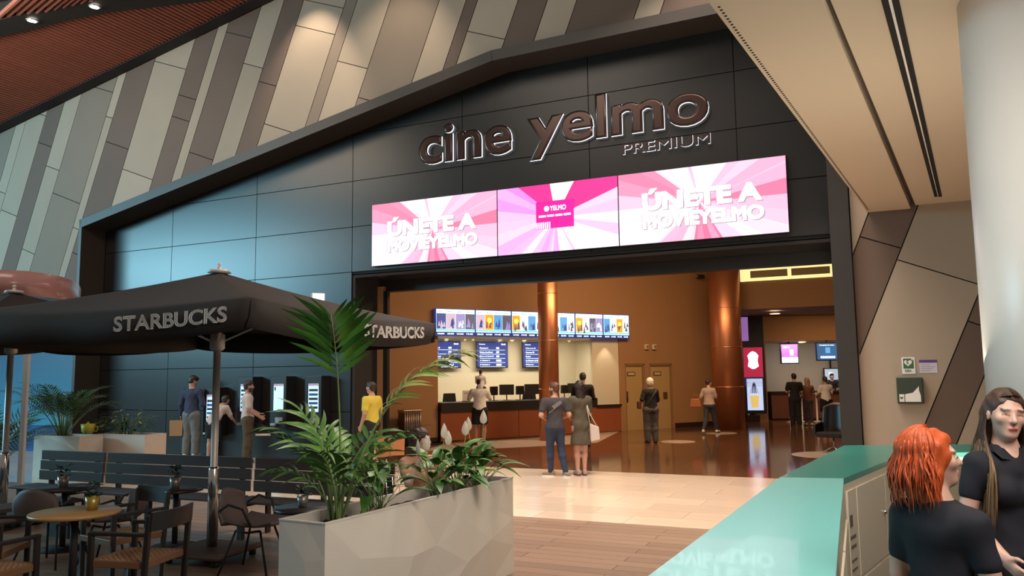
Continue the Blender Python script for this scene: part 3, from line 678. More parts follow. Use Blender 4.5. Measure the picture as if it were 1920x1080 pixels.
# ================================================================== litter bin, security camera
p = onz(765, 852); p = Iw(oni(765, 800, .35)[0], .45, 0)
t = thing('litter_bin', 'tall ribbed metal litter bin against the ochre lobby wall', 'bin', (p.x, p.y, 0), AI)
binm = mat('bin_metal', (.32, .25, .20), .3, .8)
MB().box(-.24, .24, -.2, .2, .02, .86).build('body', mat('bin_dark', (.1, .07, .06), .4, .5), t)
for k in range(9): MB().tube([(-.22 + .055 * k, -.21, .03), (-.22 + .055 * k, -.21, .9)], .022, 8).build('rib', binm, t)
MB().box(-.26, .26, -.22, .22, .86, .93).build('lid', binm, t, None, 0, .01)
c = Iw(*oni(1314, 519, .2)[:1], .2, oni(1314, 519, .2)[1])
t = thing('security_camera', 'small black security camera high on the lobby wall left of the wide copper column', 'camera', c, AI)
MB().box(-.16, .12, -.08, .06, -.05, .07).build('housing', black, t, None, 0, .02); MB().box(.06, .14, .02, .2, .0, .06).build('bracket', black, t); MB().tube([(-.16, -.01, .01), (-.19, -.01, .01)], .035).build('lens', chrome, t)
# ================================================================== tall advertising display right of the wide column
D0 = 30.0; xa = atd(1393, 700, D0).x; xb = atd(1436, 700, D0).x
t = thing('display_tower', 'tall black advertising display beside the wide copper column', 'screen', ((xa + xb) / 2, D0 + .1, .3), radians(-8))
w_ = xb - xa; MB().box(-w_ / 2, w_ / 2, 0, .2, 0, 3.85).build('casing', tv_frame, t, None, 0, .01)
scr = lambda nm, x0, x1, z0, z1, m: MB().box(x0, x1, -.01, 0, z0, z1).build(nm, m, t)
purp = mat('display_purple', (.3, .1, .4), em=.8, emc=(.30, .14, .42)); redd = mat('display_red', (.5, .02, .05), em=.8, emc=(.42, .02, .07)); bluew = mat('display_bluewhite', (.5, .6, .9), em=1.0, emc=(.48, .58, .85)); yel = mat('display_yellow', (.9, .7, .2), em=.8, emc=(.75, .55, .16)); darkb = mat('display_navy', (.02, .02, .06), em=.6, emc=(.02, .03, .09))
scr('display', -w_ / 2 + .02, -w_ / 2 + .3, 2.7, 3.6, purp); scr('display', -w_ / 2 + .08, w_ / 2 - .08, 1.35, 2.45, redd); scr('display', -w_ / 2 + .08, w_ / 2 - .08, 1.0, 1.35, darkb)
scr('display', -w_ / 2 + .16, w_ / 2 - .12, .12, 1.24 - .3 + .35, bluew)
b = MB(); b.lathe([(.05, .0), (.2, .1), (.16, .3), (.2, .5), (.1, .62), (.001, .66)], 12); o = b.build('cup_picture', wt, t, (.0, -.016, 1.65)); o.scale = (1, .02, 1)
b = MB(); b.lathe([(.12, 0), (.17, .45), (.001, .45)], 12); o = b.build('cup_picture', yel, t, (0, -.016, .22)); o.scale = (1, .02, 1)
b = MB(); 
for k in range(5): b.bar((-.15 + .07 * k, 0, .75), (.02 * k - .05, 0, 1.1 + .05 * (k % 2)), .03, .01)
b.build('figures', mat('display_ink', (.05, .05, .1), em=.2, emc=(.05, .06, .12)), t, (0, -.016, 0))
b = MB(); b.box(8.6, 9.1, 29.9, 30.2, 0, .25); tag(b.build('baseboard_display', mat('dark_skirting', (.03, .012, .008))), kind='structure')
# ================================================================== snack bar
t = thing('snack_counter', 'long snack bar counter with brown front at the back of the lobby', 'counter', (9.9, 31.0, 0))
for k in range(6): MB().box(.01, 1.39, 0, .04, .05, 1.0).build('front_panel', mat('snack_front', (.16, .06, .04), .4), t, (1.4 * k, 0, 0))
MB().box(0, 8.4, -.08, .6, 1.0, 1.08).build('worktop', black, t); MB().box(0, 8.4, .04, .5, 0, 1.0).build('body', blackm, t)
for k, (px_, w2) in enumerate(((1478, .18), (1500, .12), (1528, .16))):
    p = atd(px_, 700, 29.6); q = thing('queue_post', 'pale slim post in front of the snack bar, ' + ['left one', 'middle one', 'right one'][k], 'post', (p.x, p.y, 0), 0, 'posts at the snack bar')
    MB().lathe([(.14, 0), (.14, .02), (.03, .04), (.03, .98), (.045, 1.0), (.045, 1.05), (.001, 1.06)], 16).build('post', white, q); MB().box(-.02, .02, -.05, -.03, .86, .94).build('belt_slot', black, q)
def tv(lb, xa, xb, ya, yb, D, m_, words, rz=0, extra=None):
    pa, pb = atd(xa, ya, D), atd(xb, yb, D); w_, h_ = pb.x - pa.x, pa.z - pb.z
    t = thing('menu_tv', lb, 'screen', ((pa.x + pb.x) / 2, D, pb.z), rz, 'screens at the snack bar')
    MB().box(-w_ / 2 - .04, w_ / 2 + .04, 0, .08, -.04, h_ + .04).build('casing', tv_frame, t, None, 0, .01); MB().box(-w_ / 2, w_ / 2, -.01, 0, 0, h_).build('display', m_, t)
    MB().tube([(0, .06, h_), (0, .06, 3.0 - pb.z)], .03).build('mount', black, t)
    for j, (s_, x, z, ww, hh, mm) in enumerate(words): text('lettering', s_, mm, t, (-w_ / 2 + x * w_, -.014, z * h_), w=ww * w_, h=hh * h_, bold=.03)
    if extra: extra(t, w_, h_)
def ex1(t, w_, h_):
    MB().box(-w_ / 2, w_ / 2, -.004, 0, 0, h_ * .3).build('caption_band', mb_lit, t, (0, -.011, 0)); MB().box(0, w_ * .25, -.004, 0, h_ * .38, h_ * .72).build('picture', pc[4], t, (0, -.011, 0))
tv('purple screen hanging over the snack bar queue', 1464, 1497, 646, 680, 31.2, mat('tv_purple', (.4, .1, .5), em=1, emc=(.36, .12, .50)), [('MENU', .1, .8, .4, .08, wt), ('COMBO', .15, .1, .4, .08, mb_back)], .1, ex1)
def ex2(t, w_, h_):
    b = MB()
    for k in range(7): b.lathe([(.001, -.05), (.05, 0), (.001, .05)], 8, (-w_ * .3 + k * w_ * .1, 0))
    o = b.build('picture', wt, t, (0, -.016, h_ * .15)); MB().box(-w_ * .1, w_ * .12, -.004, 0, h_ * .4, h_ * .75).build('picture', pc[3], t, (0, -.012, 0))
tv('blue screen over the snack bar, cut by the dark portal frame', 1531, 1572, 644, 674, 30.2, mat('tv_blue', (.02, .08, .2), em=1, emc=(.025, .10, .24)), [('Completa tu menu', .12, .84, .7, .09, wt)], 0, ex2)
tv('small lit menu panel low behind the snack bar', 1546, 1572, 692, 712, 32.9, mat('tv_pale', (.3, .4, .5), em=1, emc=(.30, .38, .48)), [('BAR', .3, .4, .3, .3, wt)])
# ================================================================== ticket kiosks on the facade
kd = mat('kiosk_black', (.014, .014, .017), .35); kglass = mat('kiosk_screen', (.5, .8, .95), em=1.0, emc=(.42, .74, .86)); klist = mat('kiosk_list', (.55, .7, .8), em=.9, emc=(.42, .60, .72))
for k, (s, z0, m_) in enumerate(((-.66, .48, klist), (.38, .72, klist), (1.36, .72, kglass), (2.34, .72, klist))):
    t = thing('ticket_kiosk', 'black wall-mounted kiosk with lit screen, ' + ['lowest one, beside the dark blue shirt', 'behind the man in white T-shirt', 'with an empty pale blue screen', 'the one behind the palm leaves'][k], 'kiosk', Fw(s, 0, z0), AF, 'ticket kiosks on the dark facade')
    MB().box(-.23, .23, -.30, -.002, 0, 1.14).build('body', kd, t, None, 0, .012)
    MB().box(-.13, .17, -.006, 0, .34, .98).build('screen_bezel', black, t, (0, -.30, 0)); MB().box(-.12, .16, -.004, 0, .35, .97).build('display', m_, t, (0, -.307, 0))
    MB().box(-.12, .16, -.002, 0, .92, .97).build('title_bar', mat('kiosk_title', (.35, .25, .35), em=.6, emc=(.34, .26, .36)), t, (0, -.312, 0))
    MB().box(-.14, -.02, -.05, 0, .1, .22).build('card_reader', steel, t, (.1, -.3, 0), 0, .008); MB().box(.06, .15, -.05, 0, .14, .22).build('keypad', mat('grey_plastic', (.3, .3, .32), .5), t, (0, -.3, 0), 0, .008)
    MB().box(-.1, .05, -.08, 0, .04, .09).build('ticket_tray', steel if k != 3 else mat('red_led', (.6, .05, .05), em=.8, emc=(.8, .06, .06)), t, (-.05, -.3, 0), 0, .008)
    if m_ == klist:
        for j in range(5): MB().box(-.1, .14, -.002, 0, 0, .05).build('list_row', mb_back if j % 2 else tv_frame, t, (0, -.312, .42 + .095 * j))
    else: MB().box(-.1, -.06, -.002, 0, .82, .9).build('menu_icon', tv_frame, t, (0, -.312, 0))
# ================================================================== right wall: AED signs
AO = OC + .0
def fbox(x0, y0, x1, y1, off):
    s0, z1 = onf(x0, y0, off); s1, z0 = onf(x1, y1, off); return s0, s1, z0, z1
s0, s1, z0, z1 = fbox(1690, 670, 1717, 701, AO)
t = thing('heart_sign', 'square green and white heart defibrillator sign on the beige wall', 'sign', Fw(s0, OC, z0), AF); w_, h_ = s1 - s0, z1 - z0
MB().box(0, w_, -.008, 0, 0, h_).build('board', white, t)
gr = mat('sign_green', (.03, .11, .05), .5); MB().box(.02, w_ - .02, -.003, 0, h_ * .32, h_ - .02).build('green_field', gr, t, (0, -.008, 0))
def heart(b, cx, cz, r, y0, y1):
    pts = []
    for k in range(28):
        a = 2 * pi * k / 28; x = 16 * sin(a) ** 3; z = 13 * cos(a) - 5 * cos(2 * a) - 2 * cos(3 * a) - cos(4 * a); pts.append((cx + x / 17 * r, cz + z / 17 * r))
    b.prism(pts, y0, y1)
b = MB(); heart(b, w_ * .47, h_ * .66, w_ * .32, -.004, 0); b.build('heart', white, t, (0, -.012, 0))
MB().prism([(w_ * .38, h_ * .8), (w_ * .46, h_ * .8), (w_ * .42, h_ * .68), (w_ * .52, h_ * .68), (w_ * .46, h_ * .5), (w_ * .46, h_ * .62), (w_ * .36, h_ * .62)], -.003, 0).build('bolt', gr, t, (0, -.017, 0))
MB().box(w_ * .78, w_ * .84, -.003, 0, h_ * .8, h_ * .95).box(w_ * .72, w_ * .9, -.003, 0, h_ * .85, h_ * .9).build('cross', white, t, (0, -.012, 0))
text('lettering', 'DEA', gr, t, (.04, -.010, .03), w=w_ * .5, h=h_ * .14, bold=.03)
s0, s1, z0, z1 = fbox(1723, 675, 1758, 699, AO); w_, h_ = s1 - s0, z1 - z0
t = thing('notice_card', 'white card with purple header beside the heart sign', 'notice', Fw(s0, OC, z0), AF)
MB().box(0, w_, -.006, 0, 0, h_).build('card', mat('card_lilac', (.55, .5, .58), .6), t); MB().box(0, w_, -.002, 0, h_ * .78, h_).build('header_band', mat('purple', (.08, .03, .2), .5), t, (0, -.006, 0))
for j in range(4): MB().box(w_ * .08, w_ * (.6 + .3 * ((j * 7) % 3) / 2), -.001, 0, 0, .008).build('text_line', mat('grey_ink', (.25, .22, .3), .7), t, (0, -.0065, h_ * (.15 + .15 * j)))
s0, s1, z0, z1 = fbox(1680, 708, 1733, 757, AO + .08); w_, h_ = s1 - s0, z1 - z0
t = thing('defibrillator_cabinet', 'dark green glass-fronted defibrillator cabinet below the heart sign', 'cabinet', Fw(s0, OC, z0), AF)
MB().box(0, w_, -.1, 0, 0, h_).build('box', mat('cab_green', (.02, .035, .022), .5), t, None, 0, .012)
MB().prism([(w_ * .3, .03), (w_ - .04, .03), (w_ - .04, h_ * .3), (w_ * .86, h_ * .42), (w_ - .06, h_ * .5), (w_ - .06, h_ * .68), (w_ * .8, h_ * .62), (w_ * .6, h_ * .42), (w_ * .3, h_ * .36)], -.004, 0).build('white_label', white, t, (0, -.1, 0))
MB().box(.03, w_ * .27, -.004, 0, .03, h_ * .36).build('small_label', white, t, (0, -.1, 0)); b = MB(); heart(b, w_ * .165, h_ * .22, w_ * .07, -.003, 0); b.build('heart', gr, t, (0, -.105, 0))
# ================================================================== blue seaside wall and pink canopy at far left
b = MB(); b.prism([(-16, 0), (-5.0, 0), (-5.0, 3.4), (-16, 3.4)], -OC - .02, -OC + .2)
def seamat():
    m = bpy.data.materials.new('sea_print'); m.use_nodes = True; nt = m.node_tree; N = nt.nodes; L = nt.links; bs = N['Principled BSDF']; bs.inputs['Roughness'].default_value = .4
    tc = N.new('ShaderNodeTexCoord'); sp = N.new('ShaderNodeSeparateXYZ'); L.new(tc.outputs['Object'], sp.inputs[0])
    mp = N.new('ShaderNodeMapping'); mp.inputs['Scale'].default_value = (.7, 1, 5); L.new(tc.outputs['Object'], mp.inputs[0])
    nz = N.new('ShaderNodeTexNoise'); nz.inputs['Scale'].default_value = 2.2; nz.inputs['Detail'].default_value = 6; L.new(mp.outputs[0], nz.inputs['Vector'])
    r1 = N.new('ShaderNodeValToRGB'); r1.color_ramp.elements[0].position = .35; r1.color_ramp.elements[0].color = (.005, .02, .09, 1); r1.color_ramp.elements[1].position = .68; r1.color_ramp.elements[1].color = (.03, .13, .30, 1); L.new(nz.outputs[0], r1.inputs[0])
    r2 = N.new('ShaderNodeValToRGB'); e = r2.color_ramp.elements; e[0].position = .1; e[0].color = (.05, .26, .38, 1); e[1].position = .9; e[1].color = (.015, .045, .11, 1)
    dv = N.new('ShaderNodeMath'); dv.operation = 'DIVIDE'; dv.inputs[1].default_value = 3.4; L.new(sp.outputs[2], dv.inputs[0]); L.new(dv.outputs[0], r2.inputs[0])
    gt = N.new('ShaderNodeMath'); gt.operation = 'GREATER_THAN'; gt.inputs[1].default_value = .68; L.new(sp.outputs[2], gt.inputs[0])
    mx_ = N.new('ShaderNodeMix'); mx_.data_type = 'RGBA'; L.new(gt.outputs[0], mx_.inputs[0]); L.new(r1.outputs[0], mx_.inputs[6]); L.new(r2.outputs[0], mx_.inputs[7]); L.new(mx_.outputs[2], bs.inputs['Base Color'])
    return m
wl_ = tag(b.build('wall_seaside', seamat(), None, PF, AF), kind='structure')
for (x, y, ch, hh) in ((10, 782, 'S', .34), (10, 808, 'I', .30)):
    s_, z_ = onf(x, y, OC + .03); text('lettering', ch, white, wl_, (s_, -OC - .03, z_), h=hh, bold=.02)
t = thing('pink_canopy', 'curved pink translucent canopy band on slim posts at the left edge', 'canopy', (0, 0, 0))
pinkm = mat('pink_acrylic', (.52, .27, .25), .25, coat=.3)
arc = []
for x, D in ((-120, 11.8), (-60, 11.9), (0, 12.05), (40, 12.2), (75, 12.5), (105, 12.9), (125, 13.4), (138, 14.0), (142, 14.6)):
    q = atd(x, 700, D); arc.append((q.x, q.y))
b = MB(); vs = []
for (x, y) in arc: vs += [(x, y, 3.13), (x, y, 3.5), (x, y + .04, 3.5), (x, y + .04, 3.13)]
fs = [(4 * i + j, 4 * (i + 1) + j, 4 * (i + 1) + (j + 1) % 4, 4 * i + (j + 1) % 4) for i in range(len(arc) - 1) for j in range(4)] + [(0, 1, 2, 3), tuple(4 * (len(arc) - 1) + j for j in (3, 2, 1, 0))]
b.add(vs, fs, True).build('band', pinkm, t)
b = MB(); b.prism(arc + [(arc[-1][0] - 2.5, arc[-1][1] + 1.2), (arc[0][0], arc[0][1] + 3)], 3.11, 3.13, 'z').build('underside', mat('canopy_under', (.2, .2, .23), .3), t)
for x, D in ((45, 12.5),):
    q = atd(x, 780, D); MB().box(-.035, .035, -.035, .035, 0, 3.12).build('post', white, t, (q.x, q.y, 0))
# ================================================================== service desk (turquoise)
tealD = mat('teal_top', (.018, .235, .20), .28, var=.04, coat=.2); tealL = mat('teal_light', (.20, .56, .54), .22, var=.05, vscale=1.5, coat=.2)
ivory = mat('ivory_panel', (.60, .53, .40), .45); ZC = 1.1
desk = thing('service_desk', 'angular turquoise service desk with ivory cupboards in the right foreground', 'desk', (1.8, 5.4, 0))
def P2(x, y, z=ZC): q = onz(x, y, z); return (q.x - 1.8, q.y - 5.4)
o1, o2, o3, o4 = P2(1215, 1080, .98), P2(1462, 895), P2(1583, 835), P2(1690, 833)
i2, i3 = P2(1582, 897), (3.36 - 1.8, 6.98 - 5.4); i1 = P2(1567, 1080, .98)
o5 = (4.9 - 1.8, 7.72 - 5.4); i5 = (4.9 - 1.8, 7.0 - 5.4)
def ex2_(a, b, k): return (a[0] + (a[0] - b[0]) * k, a[1] + (a[1] - b[1]) * k)
oo, ii = ex2_(o1, o2, .55), ex2_(i1, i2, .55)
def slab(pts, zs, m, nm, par, th=.04):
    n = len(pts); vs = [(p[0], p[1], z) for p, z in zip(pts, zs)] + [(p[0], p[1], z - th) for p, z in zip(pts, zs)]
    return MB().add(vs, [tuple(range(n)), tuple(reversed(range(n, 2 * n)))] + [(i, i + n, (i + 1) % n + n, (i + 1) % n) for i in range(n)]).build(nm, m, par)
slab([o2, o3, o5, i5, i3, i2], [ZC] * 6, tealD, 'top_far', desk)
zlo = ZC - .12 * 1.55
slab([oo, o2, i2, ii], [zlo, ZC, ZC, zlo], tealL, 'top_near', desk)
def wallseg(a, b, z0, za, zb, th, m, nm, inner=True):
    d = Vector((b[0] - a[0], b[1] - a[1], 0)); n = Vector((-d.y, d.x, 0)).normalized() * th
    vs = [(a[0], a[1], z0), (b[0], b[1], z0), (b[0], b[1], zb), (a[0], a[1], za)]; vs += [(x + n.x, y + n.y, z) for x, y, z in vs]
    return MB().add(vs, [(0, 1, 2, 3), (7, 6, 5, 4), (0, 4, 5, 1), (1, 5, 6, 2), (2, 6, 7, 3), (3, 7, 4, 0)]).build(nm, m, desk)
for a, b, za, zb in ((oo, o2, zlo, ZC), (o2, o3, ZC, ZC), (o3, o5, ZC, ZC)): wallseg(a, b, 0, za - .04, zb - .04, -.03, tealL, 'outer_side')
wallseg(ii, i2, 0, zlo - .04, ZC - .04, .03, ivory, 'inner_side'); wallseg(i2, i3, 0, ZC - .04, ZC - .04, .03, ivory, 'inner_side'); wallseg(i3, i5, 0, ZC - .04, ZC - .04, .03, ivory, 'inner_side')
# cupboard doors on the inner side
def dooron(a, b, t0, t1, z0, z1, nm='cupboard_door', m=None, out=.012):
    d = Vector((b[0] - a[0], b[1] - a[1], 0)); L_ = d.length; d.normalize(); n = Vector((d.y, -d.x, 0))
    p = Vector((a[0], a[1], 0)) + d * (t0 * L_ + .008); q = Vector((a[0], a[1], 0)) + d * (t1 * L_ - .008)
    vs = [p, q]; v = []
    for zz_ in (z0 + .008, z1 - .008):
        for u in (p, q): v += [(u.x, u.y, zz_), (u.x + n.x * out, u.y + n.y * out, zz_)]
    return MB().add(v, [(0, 1, 3, 2), (4, 6, 7, 5), (0, 4, 5, 1), (1, 5, 7, 3), (3, 7, 6, 2), (2, 6, 4, 0)]).build(nm, m or ivory, desk)
ivory2 = mat('ivory_door', (.64, .57, .44), .4)
for t0, t1 in ((.0, .42), (.42, .84)): dooron(i2, i3, t0 + .13, t1 + .13, .42, 1.02, m=ivory2)
for t0, t1 in ((.0, .42), (.42, .84)): dooron(i2, i3, t0 + .13, t1 + .13, .04, .41, m=ivory2)
dooron(i2, i3, .01, .125, .04, 1.02, m=ivory2)
for t0 in (.1, .4, .7): dooron(ii, i2, t0, t0 + .29, .05, .85, m=ivory2)
for tt_ in (.5, .62):
    x = i2[0] + (i3[0] - i2[0]) * tt_; y = i2[1] + (i3[1] - i2[1]) * tt_; n = Vector((i3[1] - i2[1], -(i3[0] - i2[0]), 0)).normalized()
    MB().tube([(x, y, .75), (x + n.x * .04, y + n.y * .04, .75)], .014, 10).build('knob', chrome, desk)
# information plate lettering
for k, (tx, z, h_) in enumerate((('INFORMACION', .70, .022), ('ATENCION AL CLIENTE', .64, .022), ('HOJAS DE RECLAMACION', .55, .02), ('OBJETOS PERDIDOS', .49, .02), ('SERVICIOS', .43, .02))):
    d = Vector((i3[0] - i2[0], i3[1] - i2[1], 0)).normalized(); n = Vector((d.y, -d.x, 0))
    o = text('lettering', tx, mat('ink', (.12, .1, .08), .8), desk, tuple(Vector((i2[0], i2[1], z)) + d * .035 + n * .015), w=.13, h=h_)
    o.rotation_euler = (0, 0, atan2(d.y, d.x))
d = Vector((i3[0] - i2[0], i3[1] - i2[1], 0)).normalized(); n = Vector((d.y, -d.x, 0)); o = MB().box(0, .06, -.002, 0, 0, .075).build('plate_icon', mat('ink', (.12, .1, .08)), desk, tuple(Vector((i2[0], i2[1], .78)) + d * .04 + n * .015), atan2(d.y, d.x))
# raised floor inside the booth
# ================================================================== white faceted planters
pw = mat('planter_white', (.68, .60, .52), .38, coat=.1); soil = mat('soil', (.03, .016, .01), .95, var=.4, vscale=30, bump=.8, bscale=40)
def facet(b, L_, H, nx, nz, amp, mt, seed, x0=0):
    r = random.Random(seed); g = {}
    for i in range(nx + 1):
        for j in range(nz + 1):
            e = (i in (0, nx)) or (j in (0, nz)); x = L_ * i / nx + (0 if i in (0, nx) else r.uniform(-.38, .38) * L_ / nx); z = H * j / nz + (0 if j in (0, nz) else r.uniform(-.36, .36) * H / nz)
            g[i, j] = mt @ Vector((x, 0 if e else -r.uniform(-.1, 1) * amp, z))
    vs = [g[i, j] for i in range(nx + 1) for j in range(nz + 1)]; ix = lambda i, j: i * (nz + 1) + j; fs = []
    for i in range(nx):
        for j in range(nz):
            q = (ix(i, j), ix(i + 1, j), ix(i + 1, j + 1), ix(i, j + 1))
            fs += [(q[0], q[1], q[2]), (q[0], q[2], q[3])] if r.random() < .5 else [(q[0], q[1], q[3]), (q[1], q[2], q[3])]
    b.add(vs, fs)
def planter(lb, loc, rz, L_, W_, H, seed, nx=5, group=None, amp=.035):
    t = thing('planter', lb, 'planter', loc, rz, group)
    b = MB(); Rz = lambda a: Matrix.Rotation(a, 4, 'Z')
    facet(b, L_, H, nx, 3, amp, Matrix.Identity(4), seed); facet(b, W_, H, 2, 3, amp, Matrix.Translation((L_, 0, 0)) @ Rz(pi / 2), seed + 1)
    facet(b, L_, H, nx, 3, amp, Matrix.Translation((L_, W_, 0)) @ Rz(pi), seed + 2); facet(b, W_, H, 2, 3, amp, Matrix.Translation((0, W_, 0)) @ Rz(-pi / 2), seed + 3)
    k = .018; b.box(k, L_ - k, k, k + .004, H - .2, H).box(k, L_ - k, W_ - k - .004, W_ - k, H - .2, H).box(k, k + .004, k, W_ - k, H - .2, H).box(L_ - k - .004, L_ - k, k, W_ - k, H - .2, H)
    me = b.mesh('shell', pw, fix=True); obj_mesh('shell', me, t)
    r = MB(); r.box(-.004, L_ + .004, -.004, k, H - .006, H + .004).box(-.004, L_ + .004, W_ - k, W_ + .004, H - .006, H + .004).box(-.004, k, k, W_ - k, H - .006, H + .004).box(L_ - k, L_ + .004, k, W_ - k, H - .006, H + .004)
    r.build('rim', mat('planter_rim', (.70, .63, .56), .35), t)
    so = MB(); n1, n2 = 36, 8; rr = random.Random(seed); vs = [(k + (L_ - 2 * k) * i / n1, k + (W_ - 2 * k) * j / n2, H - .09 + rr.uniform(-.02, .025)) for i in range(n1 + 1) for j in range(n2 + 1)]
    so.add(vs, [(i * (n2 + 1) + j, (i + 1) * (n2 + 1) + j, (i + 1) * (n2 + 1) + j + 1, i * (n2 + 1) + j + 1) for i in range(n1) for j in range(n2)], True).build('soil', soil, t)
    return t
pl0 = Vector((-1.235, 5.34, 0)); pdir = Vector((-.015, 7.62, 0)) - pl0; pL = pdir.length; prz = atan2(pdir.y, pdir.x)
planter('long white faceted planter box in the foreground full of peace lilies', pl0, prz, pL, .40, .86, 11, 6, amp=.05)
def PB(u, v, z=.78): d = pdir.normalized(); n = Vector((-d.y, d.x, 0)); return pl0 + d * u + n * v + Vector((0, 0, z))
bl_ = atd(182, 820, 15.8); planter('white faceted planter with leafy shrub, right of the palm planter behind the slatted bench', (bl_.x, bl_.y, 0), AF, 1.3, .5, .78, 31, 3, 'planters behind the slatted bench')
bl2 = atd(64, 820, 15.6); planter('white faceted planter holding the dark feathery palm behind the slatted bench', (bl2.x, bl2.y, 0), AF, 1.28, .5, .78, 47, 3, 'planters behind the slatted bench')
# yellow lantern on the planter edge
q = atd(165, 800, 15.75); t = thing('yellow_pot', 'small bright yellow pot on the edge of the palm planter', 'pot', (q.x, q.y, .785))
ym = mat('yellow_pot', (.60, .52, .05), .4); MB().lathe([(.07, 0), (.11, .05), (.13, .19), (.115, .19), (.1, .06), (.001, .05)], 16).build('bowl', ym, t); MB().lathe([(.001, .1), (.09, .12), (.001, .24)], 8).build('crumpled_lining', ym, t); MB().tube([(.12, 0, .15), (.19, 0, .13), (.18, 0, .05), (.1, 0, .05)], .012, 6).build('handle', ym, t)
# ================================================================== slatted benches
slatm = mat('bench_slat', (.060, .034, .027), .5, var=.12, vscale=4, stretch=(1, 6, 6))
def bench(lb, p, L_, rz):
    t = thing('slatted_bench', lb, 'bench', p, rz, 'dark slatted benches')
    for k in range(3): MB().box(.012, L_ - .012, -.012, .012, 0, .127).build('back_slat', slatm, t, (0, .0 + .012 * k, .475 + .133 * k), 0, .004)
    for k in range(4): MB().box(.012, L_ - .012, 0, .095, -.014, .014).build('seat_slat', slatm, t, (0, -.44 + .105 * k, .42), 0, .004)
    n = max(2, int(L_ / .9) + 1)
    for k in range(n):
        x = .18 + (L_ - .36) * k / (n - 1); MB().bar((x, .06, .0), (x, .05, .85), .07, .03, (1, 0, 0)).build('back_post', blackm, t)
        MB().box(x - .035, x + .035, -.42, .04, .36, .405).build('seat_bearer', blackm, t); MB().box(x - .035, x + .035, -.42, -.37, 0, .36).build('front_leg', blackm, t)
q = onz(76, 845, .86); q2 = onz(540, 862, .86); dq = (q2 - q); ab = atan2(dq.y, dq.x); dq.normalize()
def bp(px_): a = onz(px_, 845 + (px_ - 76) * 17 / 464, .86); return (a - q).dot(dq)
c1, c2, c3 = bp(198), bp(474), bp(742)
base = Vector((q.x, q.y, 0))
bench('short dark slatted bench at the left end of the row', base, c1 - .015, ab)
bench('dark slatted bench in the middle of the row, behind the umbrella pole', base + dq * (c1 + .015), c2 - c1 - .03, ab)
bench('dark slatted bench at the right end of the row, behind the foreground planter', base + dq * (c2 + .015), c3 - c2 - .03, ab)
# low seat block on the left
q = atd(75, 930, 9.2); t = thing('low_bench', 'low backless brown bench at the left of the seating area', 'bench', (q.x - .5, q.y - .9, 0), radians(58))
gm = mat('low_bench_top', (.09, .065, .055), .5, var=.1)
for k in range(4): MB().box(0, 1.5, 0, .105, .4, .44).build('seat_slat', gm, t, (0, .115 * k, 0), 0, .004)
for x in (.1, 1.34): MB().box(x, x + .07, .02, .44, 0, .4).build('leg', blackm, t)
